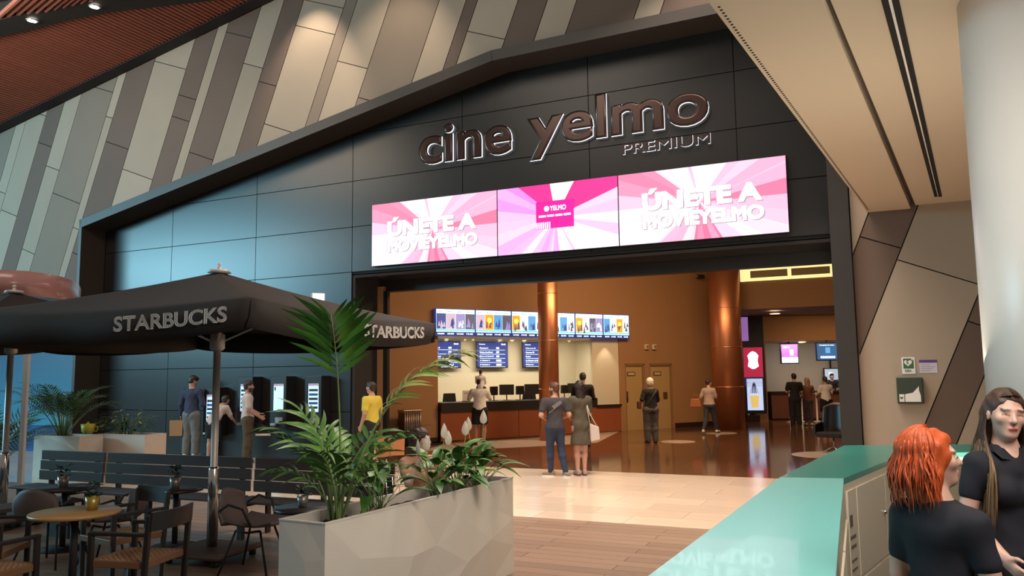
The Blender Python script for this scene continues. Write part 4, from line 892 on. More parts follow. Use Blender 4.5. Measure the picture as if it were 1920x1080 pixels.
# ================================================================== umbrellas
canv = mat('umbrella_canvas', (.020, .012, .009), .85, bump=.25, bscale=250); pole_m = mat('pole_alu', (.60, .54, .50), .45, .25)
silver = mat('silver_print', (.78, .72, .68), .5)
def umbrella(lb, loc, side, rz, zt, zc, val, words=True):
    t = thing('cafe_umbrella', lb, 'umbrella', loc, rz, 'dark cafe umbrellas')
    MB().box(-.36, .36, -.36, .36, .07, .13).build('base_slab', mat('base_wood', (.14, .095, .07), .5, var=.15), t, None, 0, .03)
    for a in range(4): MB().lathe([(.001, 0), (.035, .01), (.035, .06), (.001, .07)], 12, (.28 * (1 if a % 2 else -1), .28 * (1 if a > 1 else -1))).build('castor', black, t)
    MB().lathe([(.042, .13), (.042, .75), (.036, .77), (.036, zt - .1)], 20).build('pole', pole_m, t); MB().lathe([(.052, .13), (.052, .9), (.042, .92)], 20).build('sleeve', chrome, t)
    hub = zc + .0; hb = MB().lathe([(.05, zc - .32), (.075, zc - .3), (.075, zc - .16), (.05, zc - .14)], 20).build('hub', pole_m, t)
    h = side / 2; cs = [(-h, -h), (h, -h), (h, h), (-h, h)]
    for x, y in cs:
        MB().bar((0, 0, zt - .12), (x * .97, y * .97, zc - .03), .035, .02).build('rib', pole_m, t)
        MB().bar((x * .03, y * .03, zc - .22), (x * .42, y * .42, zc - .03 + (zt - zc) * .52), .03, .018).build('strut', pole_m, t)
    b = MB(); N_ = 14; vs = []; prm = []
    for s_ in range(4):
        a, c = cs[s_], cs[(s_ + 1) % 4]
        for k in range(N_): f = k / N_; prm.append((a[0] + (c[0] - a[0]) * f, a[1] + (c[1] - a[1]) * f, f))
    rings = 7; n = len(prm)
    for j in range(rings + 1):
        f = j / rings
        for (x, y, u) in prm: sag = .10 * sin(pi * u) * f * (1 - .2 * f); vs.append((x * (1 - f) * 1 + 0, y * (1 - f), zc + (zt - zc) * f - .10 * sin(pi * f) * (.4) - .06 * sin(pi * u) * (1 - f)))
    fs = [(j * n + i, j * n + (i + 1) % n, (j + 1) * n + (i + 1) % n, (j + 1) * n + i) for j in range(rings) for i in range(n)]
    b.add(vs, fs, True); me = b.mesh('canopy', canv, fix=False); o = obj_mesh('canopy', me, t)
    m = o.modifiers.new('thick', 'SOLIDIFY'); m.thickness = .006
    for s_ in range(4):
        a, c = cs[s_], cs[(s_ + 1) % 4]; v = MB(); K = 28; vs = []
        nx, ny = (c[1] - a[1]) / side, -(c[0] - a[0]) / side
        for k in range(K + 1):
            f = k / K; x = a[0] + (c[0] - a[0]) * f; y = a[1] + (c[1] - a[1]) * f; zt_ = zc - .06 * sin(pi * f); wv = .012 * sin(f * 19 + s_) ; tuck = .05 * (1 - min(1, f / .06)) + .05 * (1 - min(1, (1 - f) / .06))
            vs += [(x, y, zt_), (x + nx * (wv - tuck * .3), y + ny * (wv - tuck * .3), zt_ - val * .55), (x + nx * (wv * 1.6 - tuck), y + ny * (wv * 1.6 - tuck), zt_ - val + .03 * (abs(f - .5) * 2) ** 8)]
        v.add(vs, [(3 * k + j, 3 * k + j + 1, 3 * (k + 1) + j + 1, 3 * (k + 1) + j) for k in range(K) for j in (0, 1)], True)
        me = v.mesh('valance', canv, fix=False); o = obj_mesh('valance', me, t); m = o.modifiers.new('thick', 'SOLIDIFY'); m.thickness = .004
        if words:
            ang = atan2(c[1] - a[1], c[0] - a[0]); f0 = .5 if s_ != 3 else .30
            w_ = side * (.33 if s_ == 3 else .40); cx = a[0] + (c[0] - a[0]) * f0; cy = a[1] + (c[1] - a[1]) * f0
            if s_ in (0, 3):
                f0 = (.50 if s_ == 0 else .61); x = a[0] + (c[0] - a[0]) * f0; y = a[1] + (c[1] - a[1]) * f0
                g = MB(); bm = text_bm('STARBUCKS', w=w_, h=.125, bold=.028)
                for vv in bm.verts:
                    fx = f0 + vv.co.x / side; wv = .012 * sin(fx * 19 + s_) * min(1, max(0, .4 + (.16 - vv.co.z) * 3)); zc_ = zc - .06 * sin(pi * fx) - val * .66 + vv.co.z
                    px2 = a[0] + (c[0] - a[0]) * fx; py2 = a[1] + (c[1] - a[1]) * fx
                    vv.co = Vector((px2 + nx * (wv + .022), py2 + ny * (wv + .022), zc_))
                me = bpy.data.meshes.new('lettering'); bm.to_mesh(me); bm.free(); obj_mesh('lettering', me, t, silver)
    MB().lathe([(.001, zt + .06), (.02, zt + .05), (.02, zt + .03), (.10, zt + .02), (.12, zt - .01), (.001, zt - .02)], 20).build('cap', pole_m, t)
    MB().lathe([(.001, zt + .10), (.025, zt + .08), (.001, zt + .05)], 12).build('finial', white, t)
    return t
umbrella('large dark cafe umbrella with white lettering in the foreground', (-3.06, 8.3, 0), 3.4, radians(71), 2.92, 2.42, .25)
umbrella('second dark cafe umbrella, cut by the left edge of the photo', (-6.45, 10.3, 0), 3.2, radians(66), 2.96, 2.48, .25)
# ================================================================== cafe tables and chairs
top_m = mat('oak_table', (.42, .235, .09), .35, var=.2, vscale=3, stretch=(2, 14, 2)); topd = mat('dark_table', (.03, .022, .02), .35)
potm = mat('brass_pot', (.42, .30, .07), .35, .5); leafd = mat('leaf_dark', (.018, .045, .016), .5, var=.3, vscale=9)
def table(lb, x, y, r, h, m, grp=None):
    t = thing('cafe_table', lb, 'table', (x, y, 0), 0, grp)
    MB().lathe([(.001, h), (r, h), (r + .006, h - .012), (r, h - .03), (.001, h - .03)], 48).build('tabletop', m, t)
    MB().lathe([(.03, .02), (.03, h - .03)], 16).build('leg', blackm, t); MB().lathe([(.24, 0), (.24, .012), (.03, .03), (.001, .03)], 32).build('base', blackm, t); MB().bar((-.15, 0, h - .04), (.15, 0, h - .04), .03, .02).build('bracket', blackm, t); return t
TB = 'cafe tables'
table('round light oak cafe table at the lower left', -3.58, 6.67, .335, .75, top_m)
table('small dark round table beside the foreground planter', -1.84, 7.2, .27, .68, topd, TB)
table('small dark round table at the far left in front of the slatted bench', -4.9, 8.9, .3, .66, topd, TB)
table('small dark round table left of the umbrella pole', -3.72, 8.98, .28, .62, topd, TB)
def potplant(lb, x, y, z, m, n=26, seed=1, s=1.):
    t = thing('potted_plant', lb, 'plant', (x, y, z), 0, 'small potted plants on the cafe tables')
    MB().lathe([(.038 * s, 0), (.05 * s, .1 * s), (.044 * s, .1 * s), (.04 * s, .08 * s), (.001, .08 * s)], 20).build('pot', m, t)
    r = random.Random(seed)
    for k in range(n):
        a = r.uniform(0, 2 * pi); R_ = r.uniform(.01, .05) * s; z_ = r.uniform(.10, .2) * s; c = Vector((R_ * cos(a), R_ * sin(a), z_)); ti = Vector((cos(a), sin(a), r.uniform(-.1, .7))).normalized() * r.uniform(.03, .055) * s; sd_ = Vector((-sin(a), cos(a), 0)) * .018 * s
        MB().add([c - ti * .3, c + sd_ + ti * .3, c + ti, c - sd_ + ti * .3, c + ti * .35 + Vector((0, 0, .006))], [(0, 1, 4), (1, 2, 4), (2, 3, 4), (3, 0, 4)]).build('leaf', leafd, t)
potplant('small green plant in a yellow pot on the oak table', -3.47, 6.72, .75, potm, 30, 1, 1.1)
potplant('small dark plant in a metal pot on the table beside the planter', -1.86, 7.18, .68, mat('grey_pot', (.3, .27, .24), .35, .6), 26, 2, 1.0)
potplant('small dark plant in a grey pot on the far left table', -4.9, 8.86, .66, mat('grey_pot', (.3, .27, .24)), 26, 3, 1.2)
potplant('small dark plant on the table left of the umbrella pole', -3.72, 8.95, .62, mat('grey_pot', (.3, .27, .24)), 30, 4, 1.2)
cf = mat('chair_wood', (.022, .016, .014), .4); cane = mat('woven_cane', (.34, .17, .075), .6, var=.1); canef = mat('cane_rail', (.22, .10, .045), .5)
def cane_chair(lb, x, y, face):
    """front is +Y local, rotated so that it faces az degrees clockwise from world +Y"""
    t = thing('cane_chair', lb, 'chair', (x, y, 0), radians(-face), 'dark cafe armchairs with woven seats')
    for sx in (-1, 1):
        MB().bar((sx * .25, .22, 0), (sx * .25, .22, .66), .038, .038, (0, 1, 0)).build('leg', cf, t, None, 0, .006)
        MB().bar((sx * .25, -.22, 0), (sx * .25, -.27, .80), .038, .038, (0, 1, 0)).build('leg', cf, t, None, 0, .006)
        MB().bar((sx * .25, -.25, .655), (sx * .25, .24, .655), .04, .028).build('armrest', cf, t, None, 0, .006)
    # curved back
    b = MB(); vs = []; K = 12
    for k in range(K + 1):
        a = -1 + 2 * k / K; xx = a * .255; yy = -.27 - .05 * (1 - a * a)
        vs += [(xx, yy, .68), (xx, yy - .022, .68), (xx, yy - .03, .82), (xx, yy - .008, .82)]
    b.add(vs, [(4 * k + j, 4 * k + 4 + j, 4 * k + 4 + (j + 1) % 4, 4 * k + (j + 1) % 4) for k in range(K) for j in range(4)] + [(0, 1, 2, 3), (4 * K + 3, 4 * K + 2, 4 * K + 1, 4 * K)]).build('backrest', cf, t)
    f = MB(); f.box(-.25, .25, .2, .25, .405, .455).box(-.25, .25, -.24, -.2, .405, .455).box(-.25, -.21, -.2, .2, .405, .455).box(.21, .25, -.2, .2, .405, .455)
    seat = f.build('seat_rail', canef, t, None, 0, .004)
    wv = MB(); n = 17; d = .42 / n
    for i in range(n):
        for j in range(n):
            x0 = -.21 + d * i; y0 = -.21 + d * j; hz = .451 if (i + j) % 2 else .446
            if (i + j) % 2: wv.box(x0, x0 + d, y0 + d * .08, y0 + d * .92, .44, hz + .004)
            else: wv.box(x0 + d * .08, x0 + d * .92, y0, y0 + d, .44, hz + .004)
    tag(wv.build('woven_seat', cane, t), kind='stuff')
    return t
cane_chair('cane-seat armchair in the foreground right of the oak table', -2.94, 6.42, -78)
cane_chair('cane-seat armchair behind the oak table with its curved back towards the umbrella', -3.5, 7.32, 215)
cane_chair('cane-seat armchair at the lower left corner, nearest the camera', -3.88, 6.02, 20)
cane_chair('cane-seat armchair at the left edge, left of the oak table', -4.35, 6.75, 82)
shell = mat('chair_shell', (.13, .095, .085), .65, bump=.15, bscale=150)
def shell_chair(lb, x, y, face):
    t = thing('shell_chair', lb, 'chair', (x, y, 0), radians(-face), 'padded grey-brown shell chairs')
    b = MB(); nu, nv = 14, 16; vs = []
    for i in range(nv + 1):
        v = i / nv
        for j in range(nu + 1):
            u = -1 + 2 * j / nu
            if v < .5: yy = .26 - .48 * (v / .5); zz_ = .44 - .03 * sin(pi * v * 2) ; wd = .25 + .02 * v
            else:
                q_ = (v - .5) / .5; yy = -.22 - .10 * q_ - .03 * sin(pi * q_); zz_ = .44 + .33 * q_ * (1 - .22 * u * u * q_); wd = .26 * sqrt(max(.0, 1 - .35 * q_ ** 3))
            cup = .07 * u * u * (1 - abs(v - .55)); vs.append((u * wd, yy + (.10 * u * u * max(0, (v - .45)) * 1.6), zz_ + cup * (1 if v < .5 else .3)))
    fs = [(i * (nu + 1) + j, i * (nu + 1) + j + 1, (i + 1) * (nu + 1) + j + 1, (i + 1) * (nu + 1) + j) for i in range(nv) for j in range(nu)]
    o = b.add(vs, fs, True).build('shell', shell, t); m = o.modifiers.new('thick', 'SOLIDIFY'); m.thickness = .03
    for sx in (-1, 1):
        for sy in (-1, 1): MB().tube([(sx * .15, sy * .12, .40), (sx * .25, sy * .24, 0)], .011, 8).build('leg', blackm, t)
        MB().tube([(sx * .15, .12, .40), (sx * .17, .0, .385), (sx * .15, -.12, .40)], .011, 8).build('seat_rail', blackm, t)
        MB().tube([(sx * .26, .08, .46), (sx * .31, .02, .62), (sx * .31, -.12, .66), (sx * .27, -.22, .60)], .012, 8).build('arm_loop', blackm, t)
    return t
shell_chair('grey-brown padded chair right of the umbrella pole', -2.46, 7.78, 98)
shell_chair('grey-brown padded chair behind the oak table, turned left', -4.0, 8.15, -95)
shell_chair('grey-brown padded chair at the far left behind the oak table', -4.62, 8.2, 10)
# ================================================================== plants
greens = [mat('leaf_green_%d' % k, c, .42, var=.25, vscale=6) for k, c in enumerate([(.055, .17, .022), (.10, .23, .03), (.03, .11, .016), (.36, .40, .11)])]
stemg = mat('stem_green', (.16, .22, .07), .5)
def leaf_mesh(name, L_, W_, droop, fold, m, n=7, tipk=1.6):
    """leaf along +Y, drooping to -Z"""
    vs = []; 
    for i in range(n + 1):
        f = i / n; w_ = W_ * (sin(pi * min(1, f ** .7)) ** .8 if f < 1 else 0) / 2; y = L_ * (f - .18 * droop * f * f); z = -L_ * droop * f * f * .8 + L_ * .05 * sin(pi * f)
        vs += [(-w_, y, z + w_ * fold), (0, y, z), (w_, y, z + w_ * fold)]
    b = MB(); b.add(vs, [(3 * i + j, 3 * i + j + 1, 3 * i + 4 + j, 3 * i + 3 + j) for i in range(n) for j in (0, 1)], True)
    return b.mesh(name, m, fix=False)
leafl = [leaf_mesh('leaflet', 1, .075, dr, .35, greens[g], 5) for dr, g in ((.25, 0), (.5, 0), (.8, 1), (.5, 2))]
leafy = [leaf_mesh('leaflet', 1, .085, dr, .35, greens[3], 5) for dr in (.3, .7)]
def orient(o, p, d, up, s):
    d = Vector(d).normalized(); x = d.cross(Vector(up)); x = x.normalized() if x.length > 1e-4 else Vector((1, 0, 0)); u = x.cross(d)
    o.matrix_basis = Matrix(((x.x * s, d.x * s, u.x * s, p[0]), (x.y * s, d.y * s, u.y * s, p[1]), (x.z * s, d.z * s, u.z * s, p[2]), (0, 0, 0, 1)))
def frond(t, p0, az_, elev, L_, curve, npair, ll, bare=.4, meshes=None, r=.008, rng=None, joined=None, mult=1.):
    """arching palm frond: rachis + leaflets on both sides"""
    rng = rng or random; pts = []; p = Vector(p0); a = elev; N_ = 14
    h = Vector((cos(az_), sin(az_), 0))
    for i in range(N_ + 1):
        pts.append(p.copy()); a -= curve / N_ * (1.8 * i / N_ + .1); p = p + (h * cos(a) + Vector((0, 0, 1)) * sin(a)) * L_ / N_
    st = MB().tube(pts, [r * (1 - .75 * i / N_) for i in range(N_ + 1)], 6).build('frond', stemg, t)
    side = Vector((-h.y, h.x, 0)); jb = MB()
    for k in range(npair):
        f = bare + (1 - bare) * (k + .3) / npair; i = min(N_ - 1, int(f * N_)); q = pts[i].lerp(pts[i + 1], f * N_ - i); tdir = (pts[i + 1] - pts[i]).normalized(); up = side.cross(tdir) * -1
        if up.z < 0: up = -up
        l = ll * (sin(pi * (.18 + .72 * (f - bare) / (1 - bare))) ** .7) * rng.uniform(.85, 1.1)
        for sg in (-1, 1):
            sp = .55 + .25 * (1 - (f - bare) / (1 - bare)); d = (tdir * (1 - sp * .6) + side * sg * sp + up * .22).normalized()
            if joined is None:
                o = obj_mesh('leaflet', rng.choice(meshes), st); orient(o, q, d, up, l)
                o.matrix_basis = o.matrix_basis @ Matrix.Diagonal((mult, 1, 1, 1))
            else:
                x = d.cross(up).normalized(); u = x.cross(d); W_ = l * joined
                c = [q, q + d * l * .5 - u * l * .04, q + d * l * .92 - u * l * .28]
                for (u0, u1, w0, w1) in ((0, 1, .3, 1), (1, 2, 1, .05)):
                    jb.add([c[u0] - x * W_ * w0, c[u0] + x * W_ * w0, c[u1] + x * W_ * w1, c[u1] - x * W_ * w1], [(0, 1, 2, 3)])
    if joined is not None: tag(jb.build('leaflet', rng.choice(meshes), st), kind='stuff')
    return st
# kentia palm in the foreground planter
base = PB(.34, .2, .77)
t = thing('kentia_palm', 'tall green palm with arching fronds at the left end of the foreground planter', 'plant', base)
rg = random.Random(5)
# two tall fronds reaching up, one arching right
frond(t, (.03, 0, 0), radians(-95), radians(90), 1.50, .50, 10, .44, .70, leafl, .011, rg, None, 1.5)
frond(t, (.03, .02, 0), radians(14), radians(77), 1.62, 1.25, 18, .36, .48, leafy + [leafl[2]], .012, rg, None, 1.35)
for (a_, e_, L_, cv, n_, ll) in ((160, 82, .92, .8, 10, .34), (205, 76, .85, 1.0, 10, .34), (120, 78, .82, 1.0, 9, .32), (265, 74, .75, 1.2, 9, .30), (60, 72, .85, 1.1, 9, .34), (-20, 72, .9, 1.2, 9, .34), (185, 66, .66, 1.4, 9, .26), (330, 66, .75, 1.3, 8, .3)):
    frond(t, (rg.uniform(-.04, .04), rg.uniform(-.04, .04), 0), radians(a_), radians(e_), L_, cv, n_, ll, .40, leafl, .009, rg, None, 1.75)
for k in range(7):
    a_ = rg.uniform(0, 6.28); MB().tube([(.03 * cos(a_), .03 * sin(a_), 0), (.06 * cos(a_), .06 * sin(a_), .3), (.10 * cos(a_), .10 * sin(a_), .55)], [.009, .007, .004], 6).build('stalk', stemg, t)
# peace lilies
lily = [leaf_mesh('leaf', 1, .34, dr, .25, g, 9) for dr, g in ((.35, greens[0]), (.7, greens[2]), (.9, greens[0]), (.6, greens[1]))]
spm = mat('spathe', (.72, .60, .50), .5); spd = mat('spadix', (.7, .65, .4), .6)
def peace_lily(lb, u, v, n, sc_, flowers, seed):
    r = random.Random(seed); t = thing('peace_lily', lb, 'plant', PB(u, v, .775), 0, 'peace lilies in the foreground planter')
    for k in range(n):
        a = 2.4 * k + r.uniform(-.3, .3); e = radians(r.uniform(38, 86)); L_ = r.uniform(.16, .34) * sc_; d = Vector((cos(a) * cos(e), sin(a) * cos(e), sin(e)))
        p0 = Vector((r.uniform(-.05, .05), r.uniform(-.04, .04), 0)); tip = p0 + d * L_
        st = MB().tube([p0, p0 + d * L_ * .5 + Vector((0, 0, .015)), tip], [.005, .004, .003], 5).build('stalk', stemg, t)
        dd = (d + Vector((cos(a), sin(a), 0)) * .55 + Vector((0, 0, -.1))).normalized(); o = obj_mesh('leaf', r.choice(lily), t); orient(o, tip, dd, Vector((0, 0, 1)), r.uniform(.20, .31) * sc_)
    for (a, rr_, h, tw) in flowers:
        p = Vector((cos(a) * rr_, sin(a) * rr_, h)); MB().tube([(0, 0, 0), p * .55 + Vector((0, 0, .03)), p], .0035, 5).build('flower_stalk', stemg, t)
        vs = []; n_ = 8
        for i in range(n_ + 1):
            f = i / n_; w_ = .034 * sin(pi * f ** .65) ** .9 if i < n_ else 0
            for j in (-1, -.5, 0, .5, 1): vs.append((j * w_, -.016 * (1 - j * j) * sin(pi * f), f * .135))
        fl_ = MB().add(vs, [(5 * i + j, 5 * i + j + 1, 5 * i + 6 + j, 5 * i + 5 + j) for i in range(n_) for j in range(4)], True).build('spathe', spm, t, p, tw)
        MB().tube([(0, .006, .01), (0, .004, .07)], [.006, .004], 6).build('spadix', spd, fl_)
    return t
peace_lily('peace lily with broad dark leaves next to the palm, two white flowers', .80, .2, 22, 1.0, [(2.6, .16, .36, .3), (.3, .07, .28, -.4)], 2)
peace_lily('peace lily in the middle of the planter in front of the seated woman', 1.60, .2, 24, .95, [(2.2, .16, .40, .2), (.9, .1, .50, .6), (3.6, .16, .38, -.9)], 3)
peace_lily('peace lily second from the right end of the planter', 1.96, .2, 26, 1.1, [(1.0, .1, .50, .1), (2.8, .1, .42, .5)], 4)
peace_lily('peace lily at the right end of the planter, tallest white flowers', 2.30, .2, 26, 1.1, [(1.2, .12, .58, .2), (2.5, .12, .52, -.2)], 9)
# low dried fronds
t = thing('dry_leaf_tuft', 'small tuft of dry brown leaves hanging over the planter rim', 'plant', PB(.56, .09, .79))
drym = mat('dry_leaf', (.30, .17, .09), .7)
for k in range(6):
    a = -2.4 + .35 * k; vs = [(0, 0, .02), (.05 * cos(a) - .006, .05 * sin(a), .08), (.05 * cos(a) + .006, .05 * sin(a), .08), (.10 * cos(a), .10 * sin(a), -.02)]
    MB().add(vs, [(0, 1, 2), (1, 3, 2)]).build('leaf', drym, t)
# background palms and shrub
def areca(lb, x, y, z, n, L_, seed, grp='dark feathery palms at the left'):
    r = random.Random(seed); t = thing('areca_palm', lb, 'plant', (x, y, z), 0, grp)
    for k in range(n):
        a = 2 * pi * k / n + r.uniform(-.2, .2); frond(t, (.05 * cos(a), .05 * sin(a), 0), a, radians(r.uniform(58, 84)), L_ * r.uniform(.75, 1.05), r.uniform(.9, 1.7), 16, L_ * .24, .38, [greens[2], leafd], .010, r, .035)
    for k in range(5): MB().tube([(.05 * cos(k * 1.3), .05 * sin(k * 1.3), 0), (.08 * cos(k * 1.3), .08 * sin(k * 1.3), .5)], [.022, .014], 7).build('cane', stemg, t)
    return t
q = atd(118, 800, 15.9); areca('dark feathery palm in the white planter behind the slatted bench', q.x, q.y, .69, 22, 1.45, 3)
q = atd(-12, 860, 14.6); areca('dark feathery palm half cut by the left edge of the photo', q.x, q.y, 0.0, 14, 1.9, 8)
t = None
q = atd(236, 812, 16.0); r = random.Random(12); t = thing('leafy_shrub', 'bushy shrub with yellow-green leaf tips in the right planter behind the bench', 'plant', (q.x, q.y, .69))
sl = [leaf_mesh('leaf', 1, .3, dr, .3, g, 5) for dr, g in ((.4, greens[2]), (.7, leafd), (.5, greens[3]), (.6, greens[0]))]
for k in range(150):
    a = r.uniform(0, 6.28); rr_ = r.uniform(0, 1) ** .5; zz_ = r.uniform(0, 1); p = Vector((cos(a) * rr_ * .5, sin(a) * rr_ * .26, .08 + .52 * zz_ * (1 - .5 * rr_ * rr_)))
    o = obj_mesh('leaf', r.choice(sl if zz_ > .5 else sl[:2] + sl[3:]), t); orient(o, p, (cos(a), sin(a), r.uniform(-.2, .9)), (0, 0, 1), r.uniform(.12, .2))
for k in range(9): a = k * .7; MB().tube([(.04 * cos(a), .03 * sin(a), -.02), (.3 * cos(a), .15 * sin(a), .4)], [.01, .004], 5).build('stem', stemg, t)
# ================================================================== dark armchair in the doorway, wire chair
q = onz(1560, 850, 0); t = thing('lounge_armchair', 'high-backed dark armchair on a pale floor disc by the right portal post', 'armchair', (q.x + .15, q.y + .25, 0), radians(140))
dm = mat('dark_leather', (.02, .015, .014), .35)
b = MB(); vs = []; 
for i in range(9):
    f = i / 8
    for j in range(9): u = -1 + j / 4; vs.append((u * (.34 - .05 * f), -.30 + .12 * u * u - .08 * f, .38 + .72 * f - .10 * u * u * f))
o = b.add(vs, [(9 * i + j, 9 * i + j + 1, 9 * i + 10 + j, 9 * i + 9 + j) for i in range(8) for j in range(8)], True).build('backrest', dm, t); m = o.modifiers.new('thick', 'SOLIDIFY'); m.thickness = .06
MB().box(-.30, .30, -.28, .3, .34, .46).build('seat', dm, t, None, 0, .04)
for sx in (-1, 1): MB().prism([(-.25, .4), (.28, .4), (.26, .62), (-.28, .68)], -.03, .03).build('armrest', dm, t, (sx * .33, 0, 0), pi / 2, .015)
for a in range(4): MB().tube([(0, 0, .35), (0, 0, .12), (.3 * cos(a * pi / 2 + .8), .3 * sin(a * pi / 2 + .8), .0)], .015, 8).build('leg', chrome, t)
# white floodlight behind the palm top
q = atd(596, 556, 9.6); t = thing('floodlight', 'small white floodlight fixed at the edge of the umbrella behind the palm top', 'lamp', (q.x, q.y, q.z - .05), radians(25))
wg = mat('flood_glow', (1, .95, .92), em=1.0, emc=(1, .93, .9)); MB().box(-.08, .08, -.03, .03, -.02, .09).build('housing', white, t, None, 0, .008); MB().box(-.07, .07, -.004, 0, .0, .08).build('lamp_glass', wg, t, (0, -.031, 0))
for k in range(2): MB().box(-.06, .07, -.05, .03, -.05 - .03 * k, -.04 - .03 * k).build('bracket', white, t)
# ================================================================== people
def smin(a, b, k):
    h = np.clip(.5 + .5 * (b - a) / k, 0, 1); return b * (1 - h) + a * h - k * h * (1 - h)
def smax(a, b, k): return -smin(-a, -b, k)
def d_cone(P, a, b, ra, rb, fl=None):
    """tapered capsule; fl = (axis, factor) squashes the section along a direction"""
    a = np.array(a, float); b = np.array(b, float); ba = b - a; L2 = max(ba @ ba, 1e-9)
    pa = P - a; h = np.clip(pa @ ba / L2, 0, 1); q = pa - h[..., None] * ba
    if fl is not None: ax = np.array(fl[0], float); ax /= np.linalg.norm(ax); q = q + ((q @ ax) * (1 / fl[1] - 1))[..., None] * ax
    return (np.sqrt((q * q).sum(-1)) - (ra + (rb - ra) * h)) * (fl[1] if fl is not None else 1.)
def d_ell(P, c, r, R=None):
    q = P - np.array(c, float)
    if R is not None: q = q @ R
    r = np.array(r, float); k0 = np.sqrt(((q / r) ** 2).sum(-1)); k1 = np.sqrt(((q / (r * r)) ** 2).sum(-1)) + 1e-9
    return np.where(k0 < 1e-4, -r.min(), k0 * (k0 - 1) / k1)
def bbox_of(p):
    if p[0] == 'c':
        _, a, b, ra, rb, k = p[:6]; m = max(ra, rb) + k; a = np.array(a, float); b = np.array(b, float); return np.minimum(a, b) - m, np.maximum(a, b) + m
    _, c, r, R, k = p[:5]; m = max(r) + k if R is not None else np.array(r) + k; c = np.array(c, float); return c - m, c + m
def sdf_mesh(name, prims, res, m, parent, cuts=(), subs=(), noise=0., nfreq=18., inflate=0., colfn=None, smooth=1, seed=0):
    lo = np.min([bbox_of(p)[0] for p in prims], 0) - 3 * res - inflate; hi = np.max([bbox_of(p)[1] for p in prims], 0) + 3 * res + inflate
    for nrm, dd in cuts:   # tighten the box on axis-aligned cuts
        for ax in range(3):
            if abs(nrm[ax]) > .999:
                if nrm[ax] > 0: hi[ax] = min(hi[ax], dd + 3 * res)
                else: lo[ax] = max(lo[ax], -dd - 3 * res)
    n = np.ceil((hi - lo) / res).astype(int) + 1
    g = [lo[i] + res * np.arange(n[i]) for i in range(3)]
    V = np.full(n, .08)
    def sub_region(p, extra):
        b0, b1 = bbox_of(p); b0 = b0 - extra; b1 = b1 + extra
        i0 = np.maximum(0, np.floor((b0 - lo) / res).astype(int)); i1 = np.minimum(n, np.ceil((b1 - lo) / res).astype(int) + 1)
        if (i1 <= i0).any(): return None, None
        sl = tuple(slice(i0[k], i1[k]) for k in range(3))
        return sl, np.stack(np.meshgrid(g[0][sl[0]], g[1][sl[1]], g[2][sl[2]], indexing='ij'), -1)
    def dist(p, Q):
        return d_cone(Q, p[1], p[2], p[3], p[4], p[6] if len(p) > 6 else None) if p[0] == 'c' else d_ell(Q, p[1], p[2], p[3])
    for p in prims:
        sl, Q = sub_region(p, .035 + inflate)
        if sl is None: continue
        k = p[5] if p[0] == 'c' else p[4]; V[sl] = smin(V[sl], dist(p, Q), max(k, 1e-4))
    for p in subs:
        sl, Q = sub_region(p, .03)
        if sl is None: continue
        k = p[5] if p[0] == 'c' else p[4]; V[sl] = smax(V[sl], -dist(p, Q), max(k, 1e-4))
    if inflate: V -= inflate
    if noise or cuts:
        Q = np.stack(np.meshgrid(*g, indexing='ij'), -1)
        if noise:
            x, y, z = Q[..., 0] * nfreq + seed, Q[..., 1] * nfreq + seed * 1.7, Q[..., 2] * nfreq * .6
            V += noise * (np.sin(x * 1.3 + 1.7 * np.sin(z * .9 + seed)) * np.sin(y * 1.1 + z * 1.4) + .5 * np.sin(x * 2.3 - z * 2.1 + y * .7))
        for nrm, dd in cuts: V = np.maximum(V, Q @ np.array(nrm, float) - dd)
    # surface nets
    S = V < 0; c = [slice(0, -1), slice(1, None)]
    cnt = sum(S[c[i], c[j], c[k]].astype(np.int8) for i in (0, 1) for j in (0, 1) for k in (0, 1))
    act = (cnt > 0) & (cnt < 8); idx = -np.ones(act.shape, np.int64); ai = np.argwhere(act); idx[act] = np.arange(len(ai))
    acc = np.zeros((len(ai), 3)); w_ = np.zeros(len(ai))
    for ax in range(3):
        o1 = [(0, 0), (0, 1), (1, 0), (1, 1)]; oth = [k for k in range(3) if k != ax]
        for (u, v) in o1:
            b0 = ai.copy(); b0[:, oth[0]] += u; b0[:, oth[1]] += v; b1 = b0.copy(); b1[:, ax] += 1
            v0 = V[b0[:, 0], b0[:, 1], b0[:, 2]]; v1 = V[b1[:, 0], b1[:, 1], b1[:, 2]]; cr = (v0 < 0) != (v1 < 0)
            t = np.where(cr, v0 / np.where(np.abs(v0 - v1) < 1e-12, 1, v0 - v1), 0)
            pt = np.zeros((len(ai), 3)); pt[:, oth[0]] = u; pt[:, oth[1]] = v; pt[:, ax] = t; acc += pt * cr[:, None]; w_ += cr
    verts = lo + res * (ai + acc / np.maximum(w_, 1)[:, None])
    faces = []
    for ax in range(3):
        oth = [(ax + 1) % 3, (ax + 2) % 3]; sl0 = [slice(None)] * 3; sl1 = [slice(None)] * 3; sl0[ax] = slice(0, -1); sl1[ax] = slice(1, None)
        A, B = S[tuple(sl0)], S[tuple(sl1)]; e = np.argwhere(A != B); 
        ok = (e[:, oth[0]] > 0) & (e[:, oth[1]] > 0) & (e[:, oth[0]] < act.shape[oth[0]]) & (e[:, oth[1]] < act.shape[oth[1]]) & (e[:, ax] < act.shape[ax]); e = e[ok]
        if not len(e): continue
        def gi(du, dv):
            q = e.copy(); q[:, oth[0]] -= du; q[:, oth[1]] -= dv; return idx[q[:, 0], q[:, 1], q[:, 2]]
        q = np.stack([gi(0, 0), gi(1, 0), gi(1, 1), gi(0, 1)], 1); inside = A[e[:, 0], e[:, 1], e[:, 2]]
        q[~inside] = q[~inside][:, ::-1]; faces.append(q)
    F = np.concatenate(faces); F = F[(F >= 0).all(1)]
